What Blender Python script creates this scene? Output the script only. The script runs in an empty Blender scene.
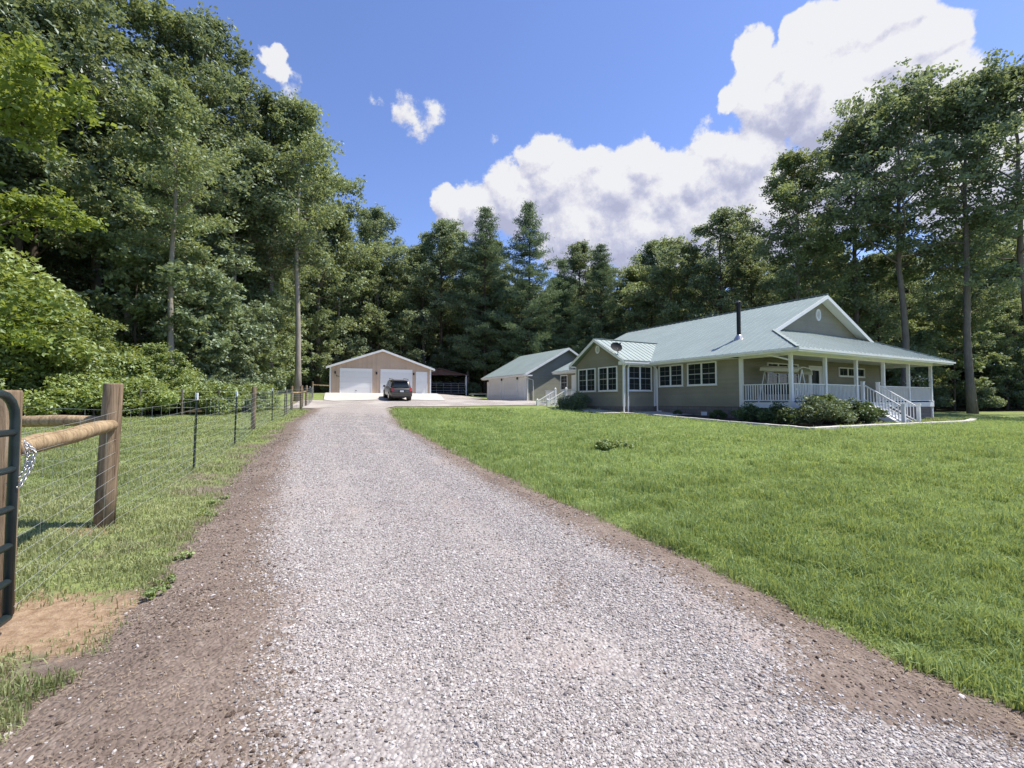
import bpy, bmesh, math, random
import numpy as np
from mathutils import Vector, Matrix
PI = math.pi
rng = np.random.default_rng(7)
random.seed(7)
scene = bpy.context.scene
COL = scene.collection

# ------------------------------------------------------------------ camera
EXPOSURE = 0.63
CAM_Z, FPX = 1.5, 455.0
PITCH = math.radians(2.14)
cam_data = bpy.data.cameras.new('camera')
cam = bpy.data.objects.new('camera', cam_data)
COL.objects.link(cam)
cam.location = (0, 0, CAM_Z)
cam.rotation_euler = (math.radians(90) + PITCH, 0, 0)
cam_data.sensor_width = 36
cam_data.lens = FPX / 1024 * 36
cam_data.clip_start = 0.05
cam_data.clip_end = 3000
scene.camera = cam

def ray(px, py):
    x, y, z = (px - 512) / FPX, 1.0, (384 - py) / FPX
    c, s = math.cos(PITCH), math.sin(PITCH)
    return np.array([x, y * c - z * s, y * s + z * c])

# ------------------------------------------------------------------ terrain height
TS = np.array([
 (0,0,0),(0,2.5,.02),(-3.3,2.9,.13),(-4.1,4.6,.27),(-5.3,7.5,.39),(-6.5,10.6,.46),(-8,14,.62),(-9,17,.74),(-10,20,.84),
 (-12.2,25,1.0),(-14,28.5,1.15),(-17.2,39,1.85),(-15,37,1.5),(-6.4,41,1.5),(-10,38.5,1.6),(-18.25,45.5,2.3),(-9.3,52,2.3),(-13.7,49,2.3),
 (1.27,40,1.53),(-2.6,47.2,1.65),(9,28.7,.83),(6.8,27.5,.78),(11.8,18,.36),(25,27,.38),(16,21.5,.4),(20,24,.4),(35,33,.45),(40,42,.5),(48,42,.5),
 (-8,33,1.16),(2,34,1.2),(-3,40,1.5),(4,30,.95),(5,6,.03),(10,6,.04),(20,10,.1),(0,10,.22),(0,18,.5),(8,12,.2),(-2,6,.12),(-3,14,.48),(-12,12,.6),(-20,15,.75),
 (-60,-10,-.5),(-60,40,1.6),(-60,110,3),(0,110,3.6),(60,110,2.2),(110,40,.2),(110,-10,-.6),(30,-5,-.1),(0,-15,-.4),(-30,-5,.1),(60,15,.1),(0,75,2.8),(-6,58,2.2),(-30,60,2.4),(30,60,1.2),(-30,25,1.0)], float)
def _phi(r):
    return np.where(r > 1e-9, r * r * np.log(np.maximum(r, 1e-9)), 0)
_n = len(TS)
_P = np.c_[np.ones(_n), TS[:, :2] / 50]
_R = _phi(np.hypot(TS[:, None, 0] - TS[None, :, 0], TS[:, None, 1] - TS[None, :, 1]) / 50) + np.eye(_n) * .0015
_A = np.block([[_R, _P], [_P.T, np.zeros((3, 3))]])
_W = np.linalg.solve(_A, np.r_[TS[:, 2], 0, 0, 0])
def ground(x, y):
    x = np.clip(np.asarray(x, float), -60, 110); y = np.clip(np.asarray(y, float), -15, 110)
    sh = np.broadcast(x, y).shape
    xf = np.broadcast_to(x, sh).ravel(); yf = np.broadcast_to(y, sh).ravel()
    out = _W[_n] + _W[_n + 1] * xf / 50 + _W[_n + 2] * yf / 50
    for i in range(_n):
        out = out + _W[i] * _phi(np.hypot(xf - TS[i, 0], yf - TS[i, 1]) / 50)
    out = out.reshape(sh)
    return out
def gz(x, y):
    return float(ground(np.array([x]), np.array([y]))[0])
def on_ground(px, py):
    """where the sight line through a pixel of the photograph meets the ground (used to survey outlines)"""
    d = ray(px, py)
    t = np.concatenate([np.arange(1.0, 12, .02), np.arange(12, 60, .05)])
    X, Y, Z = d[0] * t, d[1] * t, CAM_Z + d[2] * t
    below = np.nonzero(Z < ground(X, Y))[0]
    k = below[0] if len(below) else len(t) - 1
    return X[k], Y[k]

# ------------------------------------------------------------------ object helpers
def tag(o, label=None, cat=None, group=None, kind=None):
    if label: o['label'] = label
    if cat: o['category'] = cat
    if group: o['group'] = group
    if kind: o['kind'] = kind
    return o
def empty(name, loc=(0, 0, 0), rz=0, label=None, cat=None, group=None):
    o = bpy.data.objects.new(name, None)
    COL.objects.link(o)
    o.location = loc; o.rotation_euler = (0, 0, rz)
    o.empty_display_size = .2
    return tag(o, label, cat, group)
def link(name, me, mat=None, parent=None):
    o = bpy.data.objects.new(name, me)
    COL.objects.link(o)
    if mat is not None and not me.materials: me.materials.append(mat)
    if parent: o.parent = parent
    return o
def copy_tree(o, parent=None):
    c = o.copy(); COL.objects.link(c)
    if parent: c.parent = parent
    for ch in list(o.children): copy_tree(ch, c)
    return c
def np_mesh(name, V, F, mats=(), attrs=None, smooth=False, mat_idx=None):
    """V (n,3), F (m,k) all faces of k corners"""
    V = np.asarray(V, np.float32); F = np.asarray(F, np.int32)
    me = bpy.data.meshes.new(name)
    m, k = F.shape
    me.vertices.add(len(V)); me.vertices.foreach_set('co', V.ravel())
    me.loops.add(m * k); me.loops.foreach_set('vertex_index', F.ravel())
    me.polygons.add(m); me.polygons.foreach_set('loop_start', np.arange(0, m * k, k, dtype=np.int32))
    me.polygons.foreach_set('loop_total', np.full(m, k, np.int32))
    me.polygons.foreach_set('use_smooth', np.full(m, smooth))
    if mat_idx is not None: me.polygons.foreach_set('material_index', np.asarray(mat_idx, np.int32))
    for mt in mats: me.materials.append(mt)
    for an, (dom, arr) in (attrs or {}).items():
        a = me.attributes.new(an, 'FLOAT', dom); a.data.foreach_set('value', np.asarray(arr, np.float32))
    me.update(calc_edges=True)
    return me

class MB:
    """collects shapes and links them as one mesh object"""
    def __init__(s): s.v = []; s.f = []; s.m = []; s.mi = 0
    def add(s, vs, fs):
        b = len(s.v); s.v += [tuple(map(float, p)) for p in vs]
        s.f += [[b + i for i in f] for f in fs]; s.m += [s.mi] * len(fs); return s
    def box(s, x0, x1, y0, y1, z0, z1, M=None, bev=0):
        if x1 < x0: x0, x1 = x1, x0
        if y1 < y0: y0, y1 = y1, y0
        if z1 < z0: z0, z1 = z1, z0
        c = [(x, y, z) for z in (z0, z1) for y in (y0, y1) for x in (x0, x1)]
        if M is not None: c = [tuple(M @ Vector(p)) for p in c]
        return s.add(c, [(0, 2, 3, 1), (4, 5, 7, 6), (0, 1, 5, 4), (2, 6, 7, 3), (0, 4, 6, 2), (1, 3, 7, 5)])
    def bar(s, p0, p1, w, h=None):
        """rectangular bar from p0 to p1"""
        h = h or w; p0, p1 = Vector(p0), Vector(p1); d = (p1 - p0).normalized()
        up = Vector((0, 0, 1)) if abs(d.z) < .95 else Vector((0, 1, 0))
        a = d.cross(up).normalized() * w / 2; b = a.cross(d).normalized() * h / 2
        c = [p + q for p in (p0, p1) for q in (-a - b, a - b, a + b, -a + b)]
        return s.add(c, [(0, 3, 2, 1), (4, 5, 6, 7), (0, 1, 5, 4), (1, 2, 6, 5), (2, 3, 7, 6), (3, 0, 4, 7)])
    def tube(s, pts, r, n=8, cap=True):
        pts = [Vector(p) for p in pts]
        rs = r if isinstance(r, (list, tuple)) else [r] * len(pts)
        rings = []; a = None
        for i, p in enumerate(pts):
            d = (pts[min(i + 1, len(pts) - 1)] - pts[max(i - 1, 0)]).normalized()
            if a is None:
                up = Vector((0, 0, 1)) if abs(d.z) < .9 else Vector((1, 0, 0))
                a = d.cross(up).normalized()
            else:
                a = (a - d * a.dot(d)).normalized()
            b = d.cross(a)
            rings.append([p + (a * math.cos(2 * PI * k / n) + b * math.sin(2 * PI * k / n)) * rs[i] for k in range(n)])
        vs = [q for rg in rings for q in rg]; fs = []
        for i in range(len(rings) - 1):
            for k in range(n):
                fs.append((i * n + k, i * n + (k + 1) % n, (i + 1) * n + (k + 1) % n, (i + 1) * n + k))
        if cap:
            fs.append(tuple(range(n - 1, -1, -1))); fs.append(tuple(range((len(rings) - 1) * n, len(rings) * n)))
        return s.add(vs, fs)
    def prism(s, poly, d):
        """3-D polygon extruded by vector d"""
        n = len(poly); d = Vector(d)
        vs = [Vector(p) for p in poly] + [Vector(p) + d for p in poly]
        fs = [tuple(range(n - 1, -1, -1)), tuple(range(n, 2 * n))] + [(i, (i + 1) % n, (i + 1) % n + n, i + n) for i in range(n)]
        return s.add(vs, fs)
    def ellipse_ring(s, c, ax, az, r0x, r0z, r1x, r1z, d, n=24):
        c, ax, az, d = Vector(c), Vector(ax), Vector(az), Vector(d)
        vs = []
        for k in range(n):
            t = 2 * PI * k / n; co, si = math.cos(t), math.sin(t)
            for rx, rz, dd in ((r0x, r0z, 0), (r1x, r1z, 0), (r1x, r1z, 1), (r0x, r0z, 1)):
                vs.append(c + ax * co * rx + az * si * rz + d * dd)
        fs = []
        for k in range(n):
            j = (k + 1) % n
            for q in range(4): fs.append((k * 4 + q, j * 4 + q, j * 4 + (q + 1) % 4, k * 4 + (q + 1) % 4))
        return s.add(vs, fs)
    def build(s, name, mat, parent=None, smooth=False, bevel=0):
        me = bpy.data.meshes.new(name); me.from_pydata(s.v, [], s.f)
        mats = mat if isinstance(mat, (list, tuple)) else [mat]
        for mt in mats: me.materials.append(mt)
        if len(mats) > 1: me.polygons.foreach_set('material_index', s.m)
        bm = bmesh.new(); bm.from_mesh(me)
        bmesh.ops.recalc_face_normals(bm, faces=bm.faces)
        if bevel:
            bmesh.ops.bevel(bm, geom=list(bm.edges), offset=bevel, segments=2, affect='EDGES', profile=.5)
        bm.to_mesh(me); bm.free()
        if smooth: me.polygons.foreach_set('use_smooth', [True] * len(me.polygons))
        me.update()
        return link(name, me, None, parent)

# ------------------------------------------------------------------ materials
class NT:
    def __init__(s, tree): s.t = tree; s.n = tree.nodes; s.l = tree.links
    def node(s, typ, **kw):
        n = s.n.new(typ)
        for k, v in kw.items():
            if k.startswith('i_'):
                key = k[2:]; key = int(key) if key.isdigit() else key
                s.put(n.inputs[key], v)
            else: setattr(n, k, v)
        return n
    def put(s, sock, v):
        if isinstance(v, bpy.types.NodeSocket): s.l.new(v, sock)
        else: sock.default_value = v
    def math(s, op, a, b=None, c=None, clamp=False):
        n = s.n.new('ShaderNodeMath'); n.operation = op; n.use_clamp = clamp
        s.put(n.inputs[0], a)
        if b is not None: s.put(n.inputs[1], b)
        if c is not None: s.put(n.inputs[2], c)
        return n.outputs[0]
    def vmath(s, op, a, b=None, scale=None):
        n = s.n.new('ShaderNodeVectorMath'); n.operation = op
        s.put(n.inputs[0], a)
        if b is not None: s.put(n.inputs[1], b)
        if scale is not None: s.put(n.inputs[3], scale)
        return n.outputs[1] if op in ('DISTANCE', 'DOT_PRODUCT', 'LENGTH') else n.outputs[0]
    def noise(s, vec, scale, detail=3, rough=.55, dist=0):
        n = s.n.new('ShaderNodeTexNoise'); s.put(n.inputs['Scale'], scale)
        n.inputs['Detail'].default_value = detail; n.inputs['Roughness'].default_value = rough; n.inputs['Distortion'].default_value = dist
        if vec is not None: s.put(n.inputs['Vector'], vec)
        return n
    def ramp(s, fac, stops, interp='LINEAR'):
        n = s.n.new('ShaderNodeValToRGB'); r = n.color_ramp; r.interpolation = interp
        while len(r.elements) > len(stops): r.elements.remove(r.elements[-1])
        while len(r.elements) < len(stops): r.elements.new(1)
        for e, (p, c) in zip(r.elements, stops):
            e.position = p; e.color = tuple(c) + (1,) if len(c) == 3 else c
        s.put(n.inputs[0], fac); return n.outputs[0]
    def step(s, v, lo, hi):
        n = s.n.new('ShaderNodeMapRange'); n.interpolation_type = 'SMOOTHSTEP'
        s.put(n.inputs[0], v); s.put(n.inputs[1], lo); s.put(n.inputs[2], hi)
        n.inputs[3].default_value = 0; n.inputs[4].default_value = 1
        return n.outputs[0]
    def mix(s, f, a, b, typ='MIX'):
        n = s.n.new('ShaderNodeMix'); n.data_type = 'RGBA'; n.blend_type = typ
        s.put(n.inputs[0], f)
        s.put(n.inputs[6], a if isinstance(a, bpy.types.NodeSocket) else tuple(a) + (1,))
        s.put(n.inputs[7], b if isinstance(b, bpy.types.NodeSocket) else tuple(b) + (1,))
        return n.outputs[2]
def new_mat(name):
    m = bpy.data.materials.new(name); m.use_nodes = True
    nt = NT(m.node_tree); bs = m.node_tree.nodes['Principled BSDF']
    return m, nt, bs
def coords(nt, which='Object'):
    return nt.node('ShaderNodeTexCoord').outputs[which]
def bump(nt, bs, h, strength=.5, dist=.02):
    b = nt.node('ShaderNodeBump'); b.inputs['Strength'].default_value = strength; b.inputs['Distance'].default_value = dist
    nt.put(b.inputs['Height'], h); nt.l.new(b.outputs[0], bs.inputs['Normal'])
def basic(name, col, rough=.6, metal=0, var=.12, nscale=2.5, bumpd=0, bscale=40, spec=.4):
    m, nt, bs = new_mat(name)
    co = coords(nt)
    n1 = nt.noise(co, nscale, 5, .6)
    f = nt.step(n1.outputs[0], .25, .75)
    lo = [c * (1 - var) for c in col]; hi = [min(1, c * (1 + var)) for c in col]
    nt.put(bs.inputs['Base Color'], nt.mix(f, lo, hi))
    bs.inputs['Roughness'].default_value = rough; bs.inputs['Metallic'].default_value = metal
    bs.inputs['Specular IOR Level'].default_value = spec
    if bumpd:
        bump(nt, bs, nt.noise(co, bscale, 4).outputs[0], .6, bumpd)
    return m
def siding(name, col, pitch=.115, vertical=False, rough=.55, dirt=.12):
    m, nt, bs = new_mat(name)
    co = coords(nt)
    sp = nt.node('ShaderNodeSeparateXYZ', i_0=co)
    n = nt.noise(co, .7, 5, .6); n2 = nt.noise(co, 9, 3)
    base = nt.mix(nt.step(n.outputs[0], .3, .7), [c * (1 - dirt) for c in col], [c * (1 + dirt * .5) for c in col])
    if vertical:
        u = nt.math('ADD', sp.outputs[0], sp.outputs[1])
        fr = nt.math('FRACT', nt.math('DIVIDE', u, pitch))
        h = nt.math('MAXIMUM', nt.step(fr, .88, .91), nt.math('SUBTRACT', 1.0, nt.step(fr, .0, .04)))
        idx = nt.math('FLOOR', nt.math('DIVIDE', u, pitch))
    else:
        fr = nt.math('FRACT', nt.math('DIVIDE', sp.outputs[2], pitch))
        h = nt.math('SUBTRACT', 1.0, fr)
        idx = nt.math('FLOOR', nt.math('DIVIDE', sp.outputs[2], pitch))
    wn = nt.node('ShaderNodeTexWhiteNoise', noise_dimensions='1D'); nt.put(wn.inputs['W'], idx)
    base = nt.mix(nt.math('MULTIPLY', wn.outputs[0], .10), base, (0.0, 0.0, 0.0))
    nt.put(bs.inputs['Base Color'], base); bs.inputs['Roughness'].default_value = rough
    bs.inputs['Specular IOR Level'].default_value = .3
    hh = nt.math('ADD', h, nt.math('MULTIPLY', n2.outputs[0], .05))
    bump(nt, bs, hh, 1.0, .018)
    return m
def leaf_mat(name, dark, light, trans=.42, gloss=.08):
    m, nt, bs = new_mat(name)
    nt.n.remove(bs)
    at = nt.node('ShaderNodeAttribute', attribute_name='tone')
    geo = nt.node('ShaderNodeObjectInfo')
    t = nt.math('ADD', at.outputs['Fac'], nt.math('MULTIPLY', nt.math('SUBTRACT', geo.outputs['Random'], .5), .5), clamp=True)
    col = nt.ramp(t, [(0, dark), (.55, [(a + b) / 2 for a, b in zip(dark, light)]), (1, light)])
    d = nt.node('ShaderNodeBsdfDiffuse'); nt.put(d.inputs[0], col)
    tr = nt.node('ShaderNodeBsdfTranslucent')
    nt.put(tr.inputs[0], nt.mix(.5, col, (light[0] * 1.5, light[1] * 1.25, light[2] * .5)))
    mx = nt.node('ShaderNodeMixShader', i_0=trans); nt.l.new(d.outputs[0], mx.inputs[1]); nt.l.new(tr.outputs[0], mx.inputs[2])
    g = nt.node('ShaderNodeBsdfGlossy'); g.inputs['Roughness'].default_value = .55; g.inputs[0].default_value = (.7, .75, .7, 1)
    m2 = nt.node('ShaderNodeMixShader', i_0=gloss); nt.l.new(mx.outputs[0], m2.inputs[1]); nt.l.new(g.outputs[0], m2.inputs[2])
    nt.l.new(m2.outputs[0], nt.n['Material Output'].inputs[0])
    return m
def glass_mat(name, col=(.012, .016, .018)):
    m, nt, bs = new_mat(name)
    co = coords(nt)
    n = nt.noise(co, 1.3, 2)
    nt.put(bs.inputs['Base Color'], nt.mix(n.outputs[0], col, [c * 2.2 for c in col]))
    bs.inputs['Roughness'].default_value = .06
    bs.inputs['Specular IOR Level'].default_value = .35
    bump(nt, bs, nt.noise(co, .9, 1).outputs[0], .08, .05)
    return m

M = {}
M['white'] = basic('white_paint', (.78, .78, .76), .45, var=.05, nscale=1.5)
M['white_door'] = siding('white_panel_door', (.80, .80, .78), .53, rough=.4, dirt=.03)
M['siding'] = siding('sage_siding', (.285, .265, .195), .115)
M['siding_dark'] = siding('sage_gable_siding', (.285, .265, .195), .115)
M['tan'] = siding('tan_ribbed_metal', (.56, .42, .31), .229, vertical=True, rough=.4, dirt=.10)
M['shed_siding'] = siding('shed_siding', (.26, .262, .22), .115)
M['roof'] = basic('green_metal_roof', (.255, .31, .29), .5, metal=.08, var=.07, nscale=.8, spec=.5)
M['tan_roof'] = basic('pale_metal_roof', (.62, .58, .52), .4, metal=.2, var=.05)
M['red_roof'] = basic('rusty_red_roof', (.075, .04, .036), .5, metal=.2, var=.35, nscale=1.5)
M['glass'] = glass_mat('window_glass')
M['black_metal'] = basic('black_metal', (.02, .02, .022), .45, metal=.3, var=.2)
M['galv'] = basic('galvanised_metal', (.5, .5, .5), .35, metal=.8, var=.15)
M['block'] = None
M['rubber'] = basic('rubber', (.018, .018, .018), .8)
M['porch_floor'] = basic('porch_floor', (.36, .34, .31), .6, var=.15)
M['concrete'] = basic('concrete', (.50, .475, .44), .85, var=.10, nscale=.9, bumpd=.004, bscale=60, spec=.2)
M['cream'] = basic('cream_canvas', (.62, .58, .47), .8, var=.08)
M['border'] = basic('border_stone', (.55, .52, .46), .85, var=.18, nscale=2, bumpd=.01, bscale=14)
M['gate'] = basic('dark_gate_paint', (.028, .045, .05), .4, metal=.2, var=.25, nscale=6)
M['tpost'] = basic('green_tpost', (.02, .03, .025), .5, metal=.2, var=.3, nscale=8)
M['wire'] = basic('galvanised_wire', (.55, .56, .55), .35, metal=.6, var=.1)
M['mulch'] = basic('mulch_soil', (.07, .05, .038), .95, var=.35, nscale=9, bumpd=.03, bscale=25)

def wood_mat(name, a, b, sc=1.0):
    m, nt, bs = new_mat(name)
    co = coords(nt)
    mp = nt.node('ShaderNodeMapping'); nt.l.new(co, mp.inputs[0]); mp.inputs['Scale'].default_value = (22 * sc, 22 * sc, 1.6 * sc)
    n = nt.noise(mp.outputs[0], 1.0, 6, .65, 1.2); n2 = nt.noise(co, 3, 4)
    f = nt.math('ADD', nt.math('MULTIPLY', n.outputs[0], .75), nt.math('MULTIPLY', n2.outputs[0], .35))
    nt.put(bs.inputs['Base Color'], nt.ramp(f, [(.34, [q * .55 for q in a]), (.42, a), (.54, [(p + q) / 2 for p, q in zip(a, b)]), (.7, b), (.85, (.42, .38, .33))]))
    bs.inputs['Roughness'].default_value = .85; bs.inputs['Specular IOR Level'].default_value = .15
    bump(nt, bs, n.outputs[0], 1.0, .012)
    return m
M['post_wood'] = wood_mat('treated_post_wood', (.10, .066, .042), (.33, .245, .16))
M['rail_wood'] = wood_mat('peeled_rail_wood', (.18, .12, .065), (.46, .345, .21))
def bark_mat(name, a, b):
    m, nt, bs = new_mat(name)
    co = coords(nt)
    mp = nt.node('ShaderNodeMapping'); nt.l.new(co, mp.inputs[0]); mp.inputs['Scale'].default_value = (7, 7, 1.2)
    n = nt.noise(mp.outputs[0], 1.6, 6, .7, .6); n2 = nt.noise(co, .5, 3)
    f = nt.math('ADD', nt.math('MULTIPLY', n.outputs[0], .6), nt.math('MULTIPLY', n2.outputs[0], .45))
    nt.put(bs.inputs['Base Color'], nt.ramp(f, [(.3, a), (.7, b)]))
    bs.inputs['Roughness'].default_value = .9; bs.inputs['Specular IOR Level'].default_value = .15
    bump(nt, bs, n.outputs[0], .9, .04)
    return m
M['bark'] = bark_mat('grey_bark', (.085, .072, .058), (.24, .215, .18))
M['bark_pale'] = bark_mat('pale_bark', (.17, .15, .12), (.42, .38, .32))
M['bark_dark'] = bark_mat('dark_bark', (.045, .036, .028), (.13, .105, .08))
def block_mat():
    m, nt, bs = new_mat('foundation_block')
    co = coords(nt); sp = nt.node('ShaderNodeSeparateXYZ', i_0=co)
    cm = nt.node('ShaderNodeCombineXYZ'); nt.l.new(nt.math('ADD', sp.outputs[0], sp.outputs[1]), cm.inputs[0]); nt.l.new(sp.outputs[2], cm.inputs[1])
    br = nt.node('ShaderNodeTexBrick'); nt.l.new(cm.outputs[0], br.inputs[0])
    br.inputs['Scale'].default_value = 1; br.inputs['Brick Width'].default_value = .4; br.inputs['Row Height'].default_value = .2; br.inputs['Mortar Size'].default_value = .012
    br.inputs['Color1'].default_value = (.16, .14, .12, 1); br.inputs['Color2'].default_value = (.21, .185, .16, 1); br.inputs['Mortar'].default_value = (.11, .10, .09, 1)
    nt.l.new(br.outputs[0], bs.inputs['Base Color']); bs.inputs['Roughness'].default_value = .9
    bump(nt, bs, br.outputs[1], -.5, .01)
    return m
M['block'] = block_mat()
M['leaf_a'] = leaf_mat('broadleaf_leaves', (.10, .145, .07), (.32, .405, .205))
M['leaf_b'] = leaf_mat('oak_leaves', (.085, .128, .075), (.275, .36, .215))
M['leaf_y'] = leaf_mat('sunlit_yellow_leaves', (.075, .135, .03), (.29, .38, .09), trans=.5, gloss=.05)
M['leaf_brush'] = leaf_mat('brush_leaves', (.12, .18, .05), (.38, .48, .17), trans=.42, gloss=.09)
M['leaf_pine'] = leaf_mat('pine_needles', (.065, .11, .065), (.21, .30, .17), trans=.3, gloss=.05)
M['leaf_shrub'] = leaf_mat('shrub_leaves', (.02, .045, .014), (.14, .21, .08), trans=.3, gloss=.05)
M['leaf_shrub_pale'] = leaf_mat('pale_shrub_leaves', (.05, .085, .03), (.24, .31, .15), trans=.25)
M['leaf_weed'] = leaf_mat('weed_leaves', (.015, .04, .01), (.10, .17, .05), trans=.25)
M['petal'] = basic('white_petals', (.75, .75, .70), .7, var=.1)
M['blade'] = leaf_mat('grass_blades', (.105, .182, .058), (.415, .53, .23), trans=.42, gloss=.03)
M['blade_dry'] = leaf_mat('dry_grass_blades', (.11, .165, .055), (.48, .50, .26), trans=.3, gloss=.03)
# ------------------------------------------------------------------ survey of the driveway (edges where sight lines meet the ground)
rows = [(768,-40,292,1032,1150),(740,0,288,970,1085),(700,50,296,886,992),(660,95,290,815,900),(620,115,282,748,820),
        (580,165,276,678,748),(540,195,278,606,668),(500,215,283,532,582),(470,240,291,475,513),(450,258,294,445,464),
        (435,280,303,418,432),(425,292,309,405,414),(415,303,316,398,402),(409,311,321,395,397)]
EY, EX = [], []
for r in rows:
    pts = [on_ground(x, r[0]) for x in r[1:]]
    EY.append(pts[1][1]); EX.append([p[0] for p in pts])
EY, EX = EY[::-1], EX[::-1]
EY = np.array(EY); EX = np.array(EX)
o_ = np.argsort(EY); EY = EY[o_]; EX = EX[o_]
k5 = np.array([.25, .5, .25])
for c in range(4):
    e = EX[:, c].copy(); EX[1:-1, c] = np.convolve(e, k5, 'valid')
YEND = EY[-1]
def edges(y):
    return [np.interp(y, EY, EX[:, c]) for c in range(4)]

def sd_poly(x, y, poly):
    """signed distance, positive inside"""
    P = np.array(poly, float); d = np.full(x.shape, 1e9); ins = np.zeros(x.shape, bool)
    for i in range(len(P)):
        a, b = P[i], P[(i + 1) % len(P)]
        e = b - a; t = np.clip(((x - a[0]) * e[0] + (y - a[1]) * e[1]) / (e @ e), 0, 1)
        d = np.minimum(d, np.hypot(x - a[0] - t * e[0], y - a[1] - t * e[1]))
        c = ((a[1] > y) != (b[1] > y))
        if a[1] != b[1]:
            ins ^= c & (x < (b[0] - a[0]) * (y - a[1]) / (b[1] - a[1]) + a[0])
    return np.where(ins, d, -d)
CLEAR = [(-40, -30), (-24, 11), (-17, 17), (-14.2, 20.5), (-14.6, 27), (-19.5, 34), (-24, 46), (-17, 57), (-2, 57), (6, 54), (22, 50), (34, 43), (75, 43), (75, -30)]
COURT = [(-13.2, 26.6), (-8.0, 27.0), (-8.1, 31.6), (-3, 32.3), (3.0, 34.2), (3.4, 36.5), (1.35, 40.2), (-3.0, 47.9), (-6.5, 54), (-10.5, 54), (-9.3, 52), (-6.4, 41), (-15.2, 36.9), (-17, 36.5)]
def vnoise(x, y, s, seed=0):
    g = np.random.default_rng(seed)
    out = 0
    for k in range(6):
        a = g.uniform(0, 2 * PI); f = s * (1 + .35 * k); p = g.uniform(0, 6.3)
        out = out + np.sin((x * math.cos(a) + y * math.sin(a)) * f + p + 1.5 * np.sin((x * math.sin(a) - y * math.cos(a)) * f * .7 + p * 2))
    return out / 6
CLAY = on_ground(38, 625)

def geo(a, b, fine0, fine1, step, grow):
    v = list(np.arange(fine0, fine1, step))
    s = step
    while v[-1] < b: s *= grow; v.append(v[-1] + s)
    s = step
    while v[0] > a: s *= grow; v.insert(0, v[0] - s)
    return np.array(v)
gx = geo(-420, 420, -8, 9, .14, 1.045)
gy = geo(-60, 700, 1, 12, .14, 1.045)
GX, GY = np.meshgrid(gx, gy)
GZ = ground(GX, GY)
e0, e1, e2, e3 = edges(GY)
inroad = (GY < YEND + 1)
def soil_mask(X, Y):
    a, b, c, d = edges(Y)
    w = .12 + .02 * np.clip(Y, 0, 30)
    wob = vnoise(X, Y, 1.3, 3) * .22 + vnoise(X, Y, 4.1, 5) * .10
    m = np.minimum((X - a) / w + 1, (d - X) / w + 1)
    m = np.clip(m * .5 + wob, 0, 1)
    m = np.where(Y > YEND + .8, 0, m)
    m = np.maximum(m, np.clip(.5 + sd_poly(X, Y, COURT) / .8 + wob, 0, 1))
    # bare verge on the left, thinning out towards the fence
    verge = np.clip(1 - (a - X) / (1.1 + .03 * Y), 0, 1) * (X < a) * np.clip((26 - Y) / 10, 0, 1)
    verge = verge * np.clip(.35 + .8 * vnoise(X, Y, 1.9, 11), 0, 1)
    return np.maximum(m, verge)
SO = soil_mask(GX, GY)
clay = np.clip(1.25 - np.hypot((GX - CLAY[0]) / .85, (GY - CLAY[1]) / .55), 0, 1)
for (cx, cy, r) in ((-4.15, 4.5, .5), (-8.0, 14.1, .4), (-3.3, 2.3, .5)):
    clay = np.maximum(clay, np.clip(1.1 - np.hypot(GX - cx, GY - cy) / r, 0, 1) * .8)
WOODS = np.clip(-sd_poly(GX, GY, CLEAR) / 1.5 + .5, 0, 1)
mound = np.clip(1 - np.hypot(GX, GY) / 30, 0, 1)
GZ = GZ + vnoise(GX, GY, 2.0, 21) * .012 * (mound > 0) * np.clip((np.abs(GX - (e0 + e3) / 2) - (e3 - e0) / 2) / 1.0, 0, 1)
nyy, nxx = GX.shape
idx = np.arange(nxx * nyy).reshape(nyy, nxx)
F = np.stack([idx[:-1, :-1], idx[:-1, 1:], idx[1:, 1:], idx[1:, :-1]], -1).reshape(-1, 4)

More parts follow.
